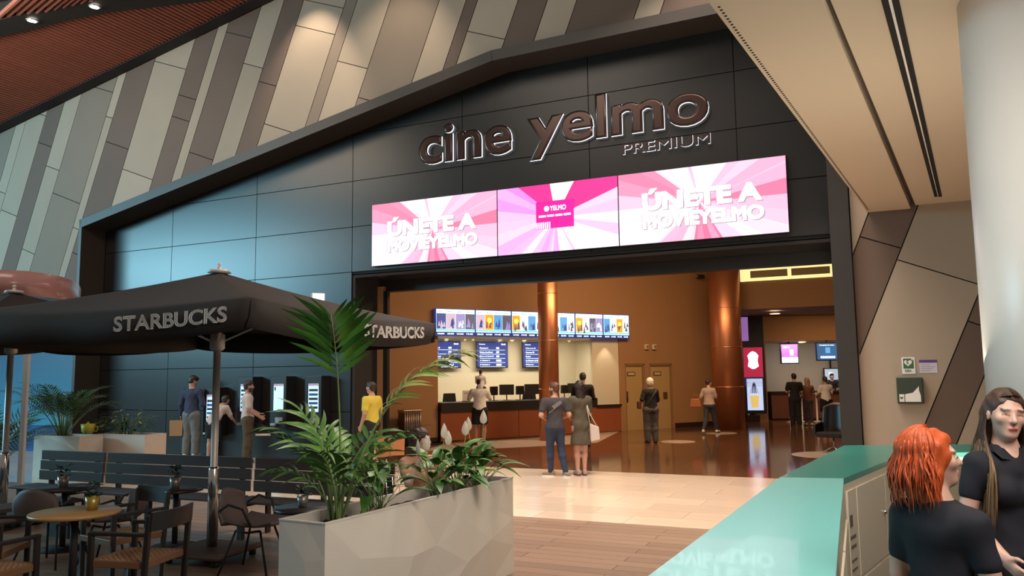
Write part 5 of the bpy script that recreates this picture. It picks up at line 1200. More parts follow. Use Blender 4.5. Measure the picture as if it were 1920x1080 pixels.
    if smooth:   # light laplacian pass
        ed = np.concatenate([F[:, [0, 1]], F[:, [1, 2]], F[:, [2, 3]], F[:, [3, 0]]]); ed = np.concatenate([ed, ed[:, ::-1]])
        for _ in range(smooth):
            s = np.zeros_like(verts); np.add.at(s, ed[:, 0], verts[ed[:, 1]]); d_ = np.bincount(ed[:, 0], minlength=len(verts))[:, None]
            verts = verts * .5 + .5 * s / np.maximum(d_, 1)
    me = bpy.data.meshes.new(name); me.vertices.add(len(verts)); me.vertices.foreach_set('co', verts.ravel()); me.loops.add(F.size); me.loops.foreach_set('vertex_index', F[:, ::1].ravel().astype(np.int32))
    me.polygons.add(len(F)); me.polygons.foreach_set('loop_start', np.arange(0, F.size, 4, dtype=np.int32)); me.polygons.foreach_set('use_smooth', np.ones(len(F), bool)); me.update(calc_edges=True)
    if colfn is not None:
        ca = me.color_attributes.new('Col', 'FLOAT_COLOR', 'POINT'); cc = np.ones((len(verts), 4)); cc[:, :3] = colfn(verts); ca.data.foreach_set('color', cc.ravel())
    return obj_mesh(name, me, parent, m)

def rotm(yaw, pitch=0., roll=0.): return np.array(Euler((pitch, roll, yaw), 'XYZ').to_matrix())
skinm = mat('skin', (.5, .3, .2), .5, attr='Col', var=.04, vscale=12)
hairm = {}
def hmat(c): 
    k = 'hair_%d_%d_%d' % tuple(int(v * 1000) for v in c); return mat(k, c, .45, var=.35, vscale=14, stretch=(6, 6, .6), bump=.3, bscale=40)
def cmat(name, c, **k): return mat('cloth_' + name, c, .85, var=.06, vscale=5, bump=.12, bscale=300, **k)

def person(label, x, y, face, H, z0=0., skin=(.50, .30, .21), hair=(.03, .018, .012), hstyle='short', top=None, bottom=None, shoes=None, sole=None, pose=None, head=(0, 0, 0), res=.011, female=False, sleeve=.5, lean=0., group=None, sit=False, wid=1., name='person', hem=.88, fit=.016, beard=False, longsleeve=False):
    t = thing(name, label, 'person', (x, y, z0), radians(-face), group); s = H / 1.75; po = dict(pose or {})
    A = lambda v: np.array(v, float) * s
    sh = .168 if female else .19; J = dict(
        hr=(.088, 0, .90), hl=(-.088, 0, .90), kr=(.10, .02, .49), kl=(-.10, .02, .49), ar=(.105, -.02, .085), al=(-.105, -.02, .085),
        sr=(sh, -.01, 1.40), sl=(-sh, -.01, 1.40), er=(sh + .05, -.03, 1.13), el=(-sh - .05, -.03, 1.13), wr=(sh + .05, .06, .89), wl=(-sh - .05, .06, .89), nk=(0, -.01, 1.46), hd=(0, .015, 1.625))
    J.update(po)
    if lean:
        for k in ('sr', 'sl', 'nk', 'hd') + tuple(k for k in ('er', 'el', 'wr', 'wl') if k not in po):
            v = np.array(J[k], float); dz = v[2] - .95; v[1] += dz * sin(lean); v[2] = .95 + dz * cos(lean); J[k] = tuple(v)
    J = {k: A(v) for k, v in J.items()}; pel = (J['hr'] + J['hl']) / 2; chest = (J['sr'] + J['sl']) / 2; up = chest - pel; up /= np.linalg.norm(up)
    mid = pel + up * .22 * s; w_ = wid
    def torso(f=0.):
        fw = .92 if female else 1.
        P = [('e', pel + A((0, 0, .02)), A((.155 * w_ * (1.04 if female else .96) + f, .115 * w_ + f, .13 + f)), None, .05),
             ('c', pel + A((0, 0, .02)), mid, (.125 * w_ * fw + f) * s, (.115 * w_ * fw + f) * s, .05, ((0, 1, 0), .78)),
             ('c', mid, chest - up * .09 * s, (.115 * w_ * fw + f) * s, (.145 * w_ * fw + f) * s, .05, ((0, 1, 0), .74)),
             ('c', J['sr'] - A((.035, 0, .02)), J['sl'] + A((.035, 0, -.02)), (.068 + f) * s, (.068 + f) * s, .06), 
             ('c', chest - up * .03 * s, J['nk'] + A((0, 0, .01)), (.085 + f) * s, (.058 + f * .6) * s, .05)]
        if female: P += [('e', chest - up * .13 * s + A((sx * .065, .085, 0)), A((.058 + f, .055 + f, .06 + f)), None, .04) for sx in (-1, 1)]
        return P
    def arm(q, f=0., upto=1.0):
        S_, E, W = J['s' + q], J['e' + q], J['w' + q]; k = 1 if not female else .88; P = []
        if upto <= 1: P.append(('c', S_, S_ + (E - S_) * upto, (.058 * k + f) * s, (.046 * k + f * (1.5 if upto < 1 else 1)) * s, .03))
        else: P += [('c', S_, E, (.056 * k + f) * s, (.042 * k + f) * s, .03), ('c', E, E + (W - E) * (upto - 1), (.042 * k + f) * s, (.030 * k + f) * s, .02)]
        return P
    def leg(q, f=0., upto=2.0):
        S_, E, W = J['h' + q], J['k' + q], J['a' + q]; P = []
        if upto <= 1: P.append(('c', S_, S_ + (E - S_) * upto, (.088 * w_ + f) * s, (.066 * w_ + f * 1.6) * s, .05))
        else: P += [('c', S_, E, (.088 * w_ + f) * s, (.057 * w_ + f) * s, .05), ('c', E, E + (W - E) * .3, (.056 * w_ + f) * s, (.056 * w_ + f) * s, .03), ('c', E + (W - E) * .3, E + (W - E) * (upto - 1), (.056 * w_ + f) * s, (.036 + f * 1.3) * s, .03)]
        return P
    HR = rotm(*head); hc = J['hd']; hp = lambda v: hc + HR @ A(v)
    def he(c, r, k=.02): return ('e', hp(c), A(r), HR, k)
    def hk(a, b, ra, rb, k=.01): return ('c', hp(a), hp(b), ra * s, rb * s, k)
    B = torso() + arm('r') [:1] + arm('l')[:1]
    for q in 'rl': B += arm(q, 0, 2.0)[1:] + leg(q)
    B += [('c', J['nk'] - A((0, 0, .03)), hp((0, -.02, -.07)), .054 * s, .050 * s, .02)]
    B += [he((0, -.012, .03), (.074, .094, .096)), he((0, .03, -.03), (.058, .062, .085), .03), he((0, .062, -.088), (.028, .026, .020), .025),
          hk((0, .088, .020), (0, .108, -.016), .007, .0125, .010), he((0, .094, -.020), (.018, .012, .009), .006), he((0, .086, -.052), (.024, .014, .006), .005), he((0, .085, -.062), (.020, .014, .006), .005),
          he((.045, .062, -.01), (.022, .022, .022), .02), he((-.045, .062, -.01), (.022, .022, .022), .02), hk((-.04, .078, .036), (.04, .078, .036), .010, .010, .012)]
    for sx in (-1, 1): B += [he((sx * .077, -.008, -.002), (.008, .020, .030), .006)]
    SUB = [he((sx * .031, .094, .012), (.015, .010, .009), .006) for sx in (-1, 1)]
    # hands: palm, four bent fingers of unequal length, thumb from the side of the palm
    for q in 'rl':
        E, W = J['e' + q], J['w' + q]; v = (W - E) / np.linalg.norm(W - E); inw = np.array([-1. if q == 'r' else 1., .15, 0]); inw = po.get('palm' + q, inw); inw = np.array(inw, float); n_ = inw - v * (inw @ v); n_ /= np.linalg.norm(n_); u = np.cross(v, n_) * (1 if q == 'r' else -1)
        B += [('c', W, W + v * .03 * s, .028 * s, .030 * s, .015, (n_, .7)), ('c', W + v * .035 * s, W + v * .072 * s, .038 * s, .037 * s, .012, (n_, .40))]
        cl = po.get('curl', .6)
        for i, L_ in enumerate((.068, .078, .073, .056)):
            b0 = W + v * .088 * s + u * (1.5 - i) * .019 * s; m1 = b0 + (v * (1 - .3 * cl) + n_ * .55 * cl) * L_ * .5 * s; m2 = m1 + (v * (.75 - .7 * cl) + n_ * 1.0 * cl) * L_ * .5 * s
            B += [('c', b0, m1, .0095 * s, .0088 * s, .004), ('c', m1, m2, .0088 * s, .0075 * s, .003)]
        t0 = W + v * .035 * s + u * .030 * s; t1 = t0 + (u * .75 + v * .7 + n_ * .2) * .036 * s; t2 = t1 + (v * .9 + u * .15 + n_ * .4) * .030 * s; B += [('c', t0, t1, .013 * s, .0105 * s, .008), ('c', t1, t2, .0105 * s, .008 * s, .003)]
    for q in 'rl':   # feet
        An = J['a' + q]; K = J['k' + q]; d = po.get('foot' + q, (0.12 * (1 if q == 'r' else -1), 1, 0)); d = np.array(d, float); d /= np.linalg.norm(d)
        B += [('c', An + A((0, 0, -.045)) - d * .03 * s, An + A((0, 0, -.052)) + d * .12 * s, .036 * s, .026 * s, .02)]
    sk = np.array(skin)
    def colfn(v):
        c = np.tile(sk, (len(v), 1)); h = (v - hc) @ HR / s
        lip = (np.abs(h[:, 0]) < .021) & (h[:, 1] > .078) & (h[:, 2] > -.065) & (h[:, 2] < -.050 + .003 * np.cos(h[:, 0] * 120)); c[lip] = sk * np.array(po.get('lip', (.85, .45, .42)))
        br = (np.abs(np.abs(h[:, 0]) - .034) < .019) & (h[:, 1] > .06) & (np.abs(h[:, 2] - .034 - .02 * (.034 - np.abs(h[:, 0]))) < .0055); c[br] = sk * .3
        lid = (np.abs(np.abs(h[:, 0]) - .031) < .016) & (h[:, 1] > .07) & (np.abs(h[:, 2] - .011) < .004); c[lid] = sk * .28 if po.get('closed') else sk * .75
        if beard: b_ = (h[:, 1] > -.01) & (h[:, 2] < -.03) & (h[:, 2] > -.125) & (np.abs(h[:, 0]) < .08) & ~lip; c[b_] = np.array(hair) * 1.5
        return c
    sdf_mesh('body', B, res, skinm, t, subs=SUB, colfn=colfn)
    # eyes
    if not po.get('closed'):
        for sx in (-1, 1):
            e = MB(); c = hp((sx * .031, .078, .012)); e.lathe([(.001, -.0125 * s), (.009 * s, -.009 * s), (.0125 * s, 0), (.009 * s, .009 * s), (.001, .0125 * s)], 12); o = e.build('eye', mat('eye_white', (.62, .58, .55), .25), t, Vector(c))
            cc = hp((sx * .031, .0895, .012)); MB().lathe([(.001, -.004 * s), (.0055 * s, -.002 * s), (.0055 * s, .002 * s), (.001, .004 * s)], 10).build('iris', mat('iris', (.03, .018, .01), .2), o, Vector(cc - c))
    # hair
    hm = hmat(hair)
    face = [he((0, .085, -.035), (.066, .075, .085), .008)]
    if hstyle == 'short': sdf_mesh('hair', [he((0, -.018, .042), (.082, .098, .094), .01), he((0, .03, .085), (.066, .07, .045), .02), he((0, -.055, -.01), (.068, .055, .062), .02)], max(res * .8, .006), hm, t, subs=face, noise=.0035, nfreq=60)
    elif hstyle == 'bun': sdf_mesh('hair', [he((0, -.016, .040), (.080, .098, .092), .01), he((0, -.09, .07), (.045, .045, .045), .02), he((0, -.05, -.01), (.066, .056, .055), .02)], max(res * .8, .006), hm, t, subs=face, noise=.002, nfreq=60)
    elif hstyle == 'puffy': sdf_mesh('hair', [he((0, -.02, .045), (.098, .112, .105), .01), he((0, -.055, -.02), (.086, .066, .075), .03)], max(res * .8, .006), hm, t, subs=face, noise=.005, nfreq=70)
    elif hstyle == 'long': sdf_mesh('hair', [he((0, -.018, .042), (.086, .104, .096), .01), ('c', hp((.045, -.055, .0)), hp((.055, -.085, -.27)), .055 * s, .030 * s, .04), ('c', hp((-.045, -.055, .0)), hp((-.055, -.085, -.27)), .055 * s, .030 * s, .04), ('c', hp((0, -.07, 0)), hp((0, -.10, -.30)), .055 * s, .034 * s, .04)], max(res * .8, .006), hm, t, subs=face, noise=.004, nfreq=60)
    # clothes
    if top:
        kind, m = top; ul = 1.0 + .92 if longsleeve else (sleeve if sleeve > 0 else .05)
        P = torso(fit) + (arm('r', fit, ul) + arm('l', fit, ul))
        cuts = [((0, 0, 1), float(J['nk'][2] + .012 * s))] if kind != 'hood' else []
        if kind in ('shirt', 'tee'):
            if not sit: cuts.append(((0, 0, -1), -hem * s))
            P += [('c', pel + A((0, 0, .12)), pel + A((0, 0, -.10)), (.142 * w_) * s, (.150 * w_ * (1.06 if female else 1.)) * s, .04, ((0, 1, 0), .80))]
        if kind == 'dress':
            z1 = po.get('hem', .52); cuts.append(((0, 0, -1), -z1 * s)); P += [('c', A((0, 0, 1.02)), A((0, 0, .62)), .128 * s, .185 * s, .04, ((0, 1, 0), .8)), ('c', A((0, 0, .62)), A((0, 0, z1 - .05)), .185 * s, .20 * s, .03, ((0, 1, 0), .8))]
        if kind == 'polo': cuts.append(((0, 0, -1), -hem * s)); P += [('c', pel + A((0, 0, .12)), pel + A((0, 0, -.04)), .135 * w_ * s, .150 * w_ * s, .04, ((0, 1, 0), .80))]
        nsub = [('e', J['nk'] + A((0, .055, .045)), A((.06, .055, .07)), None, .01)] if kind != 'polo' else [('c', J['nk'] + A((0, .05, .05)), J['nk'] + A((0, .135, -.07)), .050 * s, .010 * s, .006)]
        tp = sdf_mesh('top' if kind != 'dress' else 'dress', P, res, m, t, cuts=cuts, subs=nsub, noise=.0035 * s, nfreq=22 / s, seed=len(label))
        if kind == 'polo':
            for sx in (-1, 1):
                q0 = J['nk'] + A((sx * .058, -.03, .035)); q1 = J['nk'] + A((sx * .055, .05, .02)); q2 = J['nk'] + A((sx * .022, .092, -.045))
                vs = [q0, q1, q2, q2 + A((sx * .05, .0, .008)), q1 + A((sx * .035, .018, -.03)), q0 + A((sx * .028, -.012, -.035))]; MB().add([Vector(v) for v in vs], [(0, 1, 4, 5), (1, 2, 3, 4)]).build('collar', m, t).modifiers.new('th', 'SOLIDIFY').thickness = .004
    if bottom:
        kind, m = bottom
        f, up_ = {'jeans': (.012, 1.97), 'loose': (.034, 1.97), 'shorts': (.03, .92), 'leggings': (.006, 1.9)}[kind]
        P = [('e', pel + A((0, 0, .0)), A((.16 * w_ + f * .6, .12 * w_ + f * .6, .12)), None, .04)] + leg('r', f, up_) + leg('l', f, up_)
        cuts = [((0, 0, 1), float(pel[2] + .10 * s))] if not sit else []
        if kind == 'shorts' and not sit: cuts.append(((0, 0, -1), -float(J['kr'][2] + .05 * s)))
        if kind in ('jeans', 'loose') and not sit: cuts.append(((0, 0, -1), -.055 * s))
        sdf_mesh({'jeans': 'trousers', 'loose': 'trousers', 'shorts': 'shorts', 'leggings': 'trousers'}[kind], P, res, m, t, cuts=cuts, noise=.003 * s, nfreq=20 / s)
    if shoes:
        for q in 'rl':
            An = J['a' + q]; d = np.array(po.get('foot' + q, (0.12 * (1 if q == 'r' else -1), 1, 0)), float); d /= np.linalg.norm(d); b = An + A((0, 0, -.042))
            so = sdf_mesh('shoe', [('c', b - d * .045 * s, b + d * .13 * s, .044 * s, .034 * s, .02), ('c', b + A((0, 0, .04)) - d * .02 * s, b + d * .03 * s, .045 * s, .042 * s, .02)], max(res * .8, .007), shoes, t, cuts=[((0, 0, -1), -float(An[2] - .066 * s))])
            p_ = MB(); side = np.array([-d[1], d[0], 0]); pts = []
            for k in range(16):
                a = 2 * pi * k / 16; c = b + d * (.045 + .125 * cos(a)) * s + side * (.046 - .006 * cos(a)) * sin(a) * s; pts.append((c[0], c[1]))
            p_.prism(pts, float(An[2] - .085 * s), float(An[2] - .060 * s), 'z'); p_.build('sole', sole or mat('sole_dark', (.05, .045, .04), .7), so)
    return t, J, s

def strands(parent, name, m, curves, r0, n=6, seed=0):
    """many tapering locks joined as one piece of hair"""
    b = MB()
    for pts, rr in curves:
        k = len(pts); b.tube(pts, [rr * (.55 + .45 * sin(pi * min(1, i / (k - 1) * 1.6 + .15))) * (1 - .85 * max(0, (i / (k - 1) - .72)) / .28) for i in range(k)], n, True, True, .55)
    return tag(b.build(name, m, parent), kind='stuff')

def C(*a): return cmat(*a)
navy_c = C('navy_black', (.009, .010, .017)); greyT = C('charcoal', (.045, .040, .045)); jean = C('jeans', (.022, .032, .065)); olive = C('olive_dress', (.075, .060, .038)); blackc = C('black', (.010, .009, .010))
whiteT = C('white_tee', (.62, .50, .46)); creamT = C('cream_tee', (.80, .78, .76)); greyp = C('grey_trousers', (.16, .16, .155)); brownp = C('brown_trousers', (.085, .06, .035)); bluesh = C('dark_blue_shirt', (.035, .042, .085)); yellowT = C('yellow_tee', (.62, .48, .06))
tan = mat('tan_shoe', (.20, .135, .08), .7); wsole = mat('white_sole', (.7, .65, .6), .5); wshoe = mat('white_shoe', (.55, .5, .47), .6); bshoe = mat('black_shoe', (.02, .018, .018), .5)
def at_feet(px_, py_): q = onz(px_, py_); return q.x, q.y
def hof(py_top, py_feet, D): return (py_feet - py_top) / FPX * D
# --- redhead
X, Y = atd(1742, 700, 3.15).x, 3.15
ZB = 0.0
red = (.52, .088, .019)
t, J, s = person('red-haired woman in a black T-shirt, back turned, at the service desk', X, Y, 54, 1.56, ZB, skin=(.56, .34, .26), hair=red, hstyle='none', top=('tee', navy_c), bottom=('jeans', blackc), shoes=bshoe, res=.0065, female=True, sleeve=.62, wid=1.0, fit=.008,
    pose=dict(sr=(.150, -.01, 1.39), sl=(-.150, -.01, 1.39), er=(.205, .0, 1.13), wr=(.12, .20, 1.02), el=(-.19, .0, 1.12), wl=(-.10, .22, 1.05), lip=(1, .45, .4), hd=(-.02, .02, 1.63)), head=(radians(-50), radians(3), 0))
HRr = rotm(radians(-50), radians(3), 0); hc = J['hd']; rg = random.Random(3); rh = hmat(red)
sdf_mesh('hair', [('e', hc + HRr @ np.array((0, -.025, .045)) * s, np.array((.098, .112, .098)) * s, HRr, .02), ('e', hc + HRr @ np.array((0, -.065, -.05)) * s, np.array((.105, .075, .12)) * s, HRr, .04), ('c', hc + HRr @ np.array((.07, -.03, -.02)) * s, hc + HRr @ np.array((.075, -.03, -.17)) * s, .045 * s, .035 * s, .04), ('c', hc + HRr @ np.array((-.07, -.03, -.02)) * s, hc + HRr @ np.array((-.08, -.05, -.17)) * s, .045 * s, .035 * s, .04)], .007, rh, t,
    subs=[('e', hc + HRr @ np.array((0, .095, -.03)) * s, np.array((.075, .085, .095)) * s, HRr, .01)], noise=.006, nfreq=45)
cur = []
for k in range(380):
    a = rg.uniform(-1.95, 1.62); top_ = rg.uniform(.2, 1.0)   # a: angle around the head, 0 = back
    x0, y0 = sin(a), -cos(a); pts = []
    Lh = rg.uniform(.13, .25) * (1 - .25 * (abs(a) / 2.45) ** 3); out = rg.uniform(.99, 1.10); sw = rg.uniform(-.03, .03)
    st = rg.uniform(.05, 1.35)
    for i in range(12):
        f = i / 11; el = pi / 2 - st - f * 1.35
        if f * 1.35 + st < pi / 2 + .1: r_ = cos(max(el, -.1)); zz_ = sin(max(el, -.1)); p = np.array((x0 * .098 * r_ * out, y0 * .116 * r_ * out - .02, .045 + .10 * zz_ * out)); last = p.copy(); fl_ = f
        else:
            g = (f - fl_) / (1 - fl_ + 1e-6); p = last + np.array((x0 * .034 * sin(pi * g * .75) + sw * g + .007 * sin(g * 9 + k), y0 * .035 * sin(pi * g * .75) - .006 * g + .006 * sin(g * 8 + k * 2), -Lh * g))
        pts.append(Vector(hc + HRr @ p * s))
    cur.append((pts, rg.uniform(.006, .013)))
cur = [c for c in cur if True]
strands(t, 'hair', rh, cur, .006)
# --- brunette
X, Y = atd(1876, 700, 3.9).x, 3.9
brn = (.060, .030, .018)
BR = (radians(-9), radians(-5), radians(-5))
fz = 180 + 31 - 22
t, J, s = person('young woman with long brown hair in a black polo shirt, right edge', X, Y, fz - 8, 1.705, ZB, skin=(.66, .40, .31), hair=brn, hstyle='none', top=('polo', navy_c), bottom=('jeans', blackc), shoes=bshoe, res=.0065, female=True, sleeve=.55, hem=.84, wid=.95, fit=.008,
    pose=dict(sr=(.150, -.01, 1.39), sl=(-.150, -.01, 1.39), er=(.20, -.03, 1.13), wr=(.15, .17, .98), el=(-.20, .0, 1.12), wl=(-.06, .22, 1.02), closed=True, lip=(.62, .16, .17)), head=BR)
HRb = rotm(*BR); hc = J['hd']; bh = hmat(brn); bt = hmat((.20, .115, .05))
sdf_mesh('hair', [('e', hc + HRb @ np.array((0, -.022, .042)) * s, np.array((.084, .104, .094)) * s, HRb, .01), ('c', hc + HRb @ np.array((.04, -.06, 0)) * s, hc + HRb @ np.array((.05, -.09, -.26)) * s, .055 * s, .03 * s, .03), ('c', hc + HRb @ np.array((-.04, -.06, 0)) * s, hc + HRb @ np.array((-.05, -.09, -.26)) * s, .055 * s, .03 * s, .03)], .007, bh, t,
    subs=[('e', hc + HRb @ np.array((0, .092, -.03)) * s, np.array((.078, .090, .112)) * s, HRb, .008)], noise=.003, nfreq=60)
cur = []; tips = []
for k in range(260):
    sg = 1 if rg.random() < .62 else -1; side_ = rg.uniform(0, 1)
    root = np.array((sg * .004, .084 - .172 * side_, .108 + .024 * sin(pi * min(1, side_ * 1.25)) - .03 * side_ ** 3)); pts = []
    midp = np.array((sg * (.076 + .006 * rg.random()), -.004 - .075 * side_, .02)); end = np.array((sg * (.07 + .05 * (1 - side_) * rg.random()), .165 - .34 * side_ + rg.uniform(-.01, .02) * (1 - side_), -rg.uniform(.44, .56)))
    m2 = np.array((sg * (.086 + .01 * rg.random()), -.01 - .07 * side_, -.10))
    ctrl = [root, root * .35 + midp * .65 + np.array((sg * .0, .006, .042)), midp, m2, np.array((sg * (.088 + .012 * side_), .105 - .26 * side_, -.20)), m2 * .15 + end * .85 + np.array((0, .02 * (1 - side_), .12)), end]
    for i in range(len(ctrl) - 1):
        for q in range(3): f = q / 3; pts.append(ctrl[i] * (1 - f) + ctrl[i + 1] * f)
    pts.append(end); P_ = [np.array(p) for p in pts]
    for _ in range(2): P_ = [P_[0]] + [(P_[i - 1] + 2 * P_[i] + P_[i + 1]) / 4 for i in range(1, len(P_) - 1)] + [P_[-1]]
    W_ = [Vector(hc + HRb @ p * s) for p in P_]; rr_ = rg.uniform(.003, .006); ci = rg.choice((12, 13, 14, 15)); cur.append((W_[:ci + 1], rr_)); tips.append((W_[ci - 2:], rr_ * .95))
strands(t, 'hair', bh, cur, .005); strands(t, 'light_hair_ends', bt, tips, .005)
# watch and belt hints
MB().box(-.05, .05, .0, .02, -.02, .025).build('belt_buckle', chrome, t, Vector(((J['hr'] + J['hl']) / 2)[:]) + Vector((0, .125, .05)))
# --- couple in front of the dark floor
X, Y = at_feet(1042, 893)
t, J, s = person('bearded man in a charcoal shirt and tight jeans standing at the entrance', X, Y, -8, hof(722, 893, Y), 0, skin=(.50, .27, .20), hair=(.10, .03, .02), top=('tee', greyT), bottom=('jeans', jean), shoes=tan, sole=wsole, sleeve=.62, res=.010, beard=True, head=(radians(40), 0, 0),
    pose=dict(er=(.27, -.05, 1.14), wr=(.14, .17, 1.06), el=(-.27, -.05, 1.14), wl=(-.14, .17, 1.06), kl=(-.09, .04, .49), al=(-.085, .03, .085), footl=(-1, .25, 0), kr=(.115, .0, .49), ar=(.17, -.10, .085), footr=(.3, -1, 0), hd=(0, .01, 1.63)))
b = MB(); b.bar((-.13, 0, .0), (.09, 0, .16), .012, .003, (0, 1, 0)); b.bar((-.06, 0, .10), (.10, 0, .20), .06, .003, (0, 1, 0)); b.build('shirt_print', mat('print_grey', (.16, .15, .15), .8), t, (0, -.135, 1.13))
X, Y = at_feet(1090, 891)
t, J, s = person('woman in an olive dress standing beside the man in tight jeans', X, Y, -12, hof(716, 891, Y) * .985, 0, skin=(.52, .28, .21), hair=(.018, .010, .008), hstyle='long', top=('dress', olive), sleeve=.75, shoes=mat('sandal', (.30, .20, .17), .6), res=.010, female=True, wid=1.02,
    pose=dict(er=(.20, .03, 1.13), wr=(.08, .20, 1.12), el=(-.24, -.01, 1.13), wl=(-.14, .16, 1.05), hem=.56, kr=(.07, 0, .49), kl=(-.07, 0, .49), ar=(.06, -.02, .085), al=(-.07, -.02, .085)))
bag = thing('shoulder_bag', 'white shoulder bag hanging at the right side of the woman in the olive dress', 'bag', (X + .26, Y - .02, .60), radians(12))
wb = mat('white_leather', (.55, .47, .42), .5); MB().prism([(-.09, .0), (.09, .03), (.07, .26), (-.1, .33)], -.045, .045).build('pouch', wb, bag, None, 0, .015); MB().tube([(-.09, 0, .32), (-.14, .0, .6), (-.17, .0, .76)], .011, 6).tube([(.06, 0, .24), (-.09, .0, .5), (-.17, .0, .76)], .011, 6).build('strap', wb, bag)
# man in black in front of the counter
X, Y = atd(1092, 700, 20.6).x, 20.6
person('tall man in black at the ticket counter behind the olive dress', X, Y, 10, 1.86, 0, skin=(.48, .27, .2), top=('tee', blackc), longsleeve=True, bottom=('jeans', blackc), shoes=bshoe, res=.012, head=(.2, -.35, 0), wid=1.08, lean=.08, pose=dict(er=(.24, .06, 1.15), wr=(.12, .25, 1.15), el=(-.24, .06, 1.15), wl=(-.12, .25, 1.15)))
# father with child on his shoulders
X, Y = atd(899, 700, 21.4).x, 21.4
t, J, s = person('man in black shorts at the ticket counter carrying a child on his shoulders', X, Y, 5, 1.76, 0, skin=(.42, .23, .16), top=('tee', creamT), bottom=('shorts', blackc), shoes=bshoe, res=.011, sleeve=.75, wid=1.12, pose=dict(er=(.26, .10, 1.20), wr=(.16, .30, 1.24), el=(-.30, .12, 1.20), wl=(-.30, .32, 1.22)))
kh = person('small child in a white top sitting on the shoulders of a man', X + .03, Y - .02, 5, .95, 1.02, skin=(.45, .26, .18), hair=(.015, .01, .008), top=('tee', creamT), bottom=('leggings', blackc), shoes=bshoe, res=.010, longsleeve=True, sit=True,
    pose=dict(hr=(.12, 0, .90), hl=(-.12, 0, .90), kr=(.17, .30, .86), kl=(-.17, .30, .86), ar=(.16, .34, .50), al=(-.16, .34, .50), er=(.22, .10, 1.15), wr=(.12, .22, 1.02), el=(-.22, .10, 1.15), wl=(-.12, .22, 1.02)))
# white-haired woman
X, Y = at_feet(1222, 831)
t, J, s = person('white-haired woman in a black blouse and patterned trousers walking to the lobby doors', X, Y, -8, hof(712, 831, Y), 0, skin=(.50, .3, .22), hair=(.80, .72, .60), hstyle='puffy', top=('tee', blackc), bottom=('loose', C('patterned_grey', (.10, .085, .08))), shoes=bshoe, res=.011, female=True, wid=1.18, sleeve=.9, hem=.80, pose=dict(el=(-.26, -.06, 1.15), wl=(-.26, .12, 1.08), er=(.22, .05, 1.13), wr=(.12, .16, 1.0)))
MB().tube([(.12, -.15, 1.38), (0, -.185, 1.22), (-.14, -.14, 1.04)], .012, 6, flat=.4).build('bag_strap', mat('strap_grey', (.12, .1, .09), .7), t)
bg = thing('crossbody_bag', 'small dark crossbody bag on the left hip of the white-haired woman', 'bag', (X - .31, Y - .04, .90), 0); MB().box(-.05, .05, -.1, .1, 0, .2).build('pouch', mat('bag_brown', (.10, .03, .02), .5), bag if False else bg, None, 0, .02); MB().box(.05, .056, -.06, .06, .08, .17).build('flap', mat('bag_brown'  , (.1, .03, .02)), bg)
# woman with orange handbag
X, Y = at_feet(1332, 813)
t, J, s = person('woman in a pale top and dark jeans walking right past the wide copper column', X, Y, 35, hof(713, 813, Y), 0, skin=(.5, .29, .2), hair=(.05, .02, .012), hstyle='bun', top=('tee', C('pale_blouse', (.40, .30, .24))), bottom=('jeans', C('dark_jeans', (.03, .035, .045))), shoes=wshoe, res=.011, female=True, wid=1.12, sleeve=.8, hem=.92,
    pose=dict(kr=(.10, .15, .50), ar=(.12, .30, .10), kl=(-.10, -.05, .50), al=(-.11, -.30, .12), er=(.21, .06, 1.15), wr=(.16, .25, 1.20), el=(-.26, -.06, 1.15), wl=(-.32, .02, 1.02)), head=(radians(-25), 0, 0))
bg = thing('orange_handbag', 'orange-brown handbag on the arm of the woman walking by the copper column', 'bag', (X - .42, Y - .05, .80), radians(-20)); ob = mat('orange_leather', (.35, .11, .035), .5); MB().prism([(-.17, 0), (.17, 0), (.13, .25), (-.13, .25)], -.06, .06).build('pouch', ob, bg, None, 0, .02); MB().tube([(-.08, 0, .25), (-.05, 0, .38), (.05, 0, .38), (.08, 0, .25)], .01, 6).build('handle', ob, bg)
# kiosk people
X, Y = at_feet(357, 857); Hm = hof(706, 857, Y)
t, J, s = person('man in a dark blue shirt and pale grey trousers by the kiosks', X, Y, 12, min(Hm, 1.9), 0, skin=(.5, .31, .25), top=('shirt', bluesh), longsleeve=True, bottom=('loose', greyp), shoes=wshoe, sole=wsole, res=.010, head=(-.5, -.35, 0), hem=.86, pose=dict(er=(.27, .0, 1.13), wr=(.24, .22, 1.16), el=(-.25, -.03, 1.13), wl=(-.27, .02, .89), kr=(.105, .02, .49), ar=(.12, -.02, .085)))
ph = thing('phone', 'phone held up by the man in the dark blue shirt', 'phone', (X + .27, Y + .28, 1.24 * s), radians(-30)); MB().box(-.035, .035, -.005, .005, 0, .14).build('case', black, ph); MB().box(-.031, .031, -.007, -.005, .005, .135).build('screen', mat('phone_glass', (.2, .25, .3), .2), ph)
bg = thing('paper_bag', 'brown and black shopping bag held by the man in dark blue', 'bag', (X - .34, Y - .02, .50), radians(10)); MB().prism([(-.14, 0), (.14, 0), (.15, .36), (-.15, .36)], -.06, .06).build('bag_body', mat('kraft', (.42, .25, .13), .8), bg); MB().prism([(-.17, .02), (.17, -.02), (.16, .3), (-.18, .34)], .07, .10).build('dark_panel', blackm, bg); MB().tube([(-.07, 0, .36), (-.04, 0, .44), (.04, 0, .44), (.07, 0, .36)], .006, 6).build('handle', blackm, bg)
X, Y = atd(392, 700, 18.3).x, 18.3
person('person in white top and black shorts bending to the low kiosk', X + .12, Y, 20, 1.58, 0, skin=(.5, .3, .24), top=('tee', whiteT), bottom=('shorts', blackc), shoes=wshoe, sole=wsole, res=.012, lean=.7, female=True, sleeve=.7, pose=dict(er=(.20, .45, 1.02), wr=(.18, .62, .92), el=(-.26, .30, 1.05), wl=(-.30, .42, .95)))
X, Y = atd(466, 700, 17.7).x, 17.7
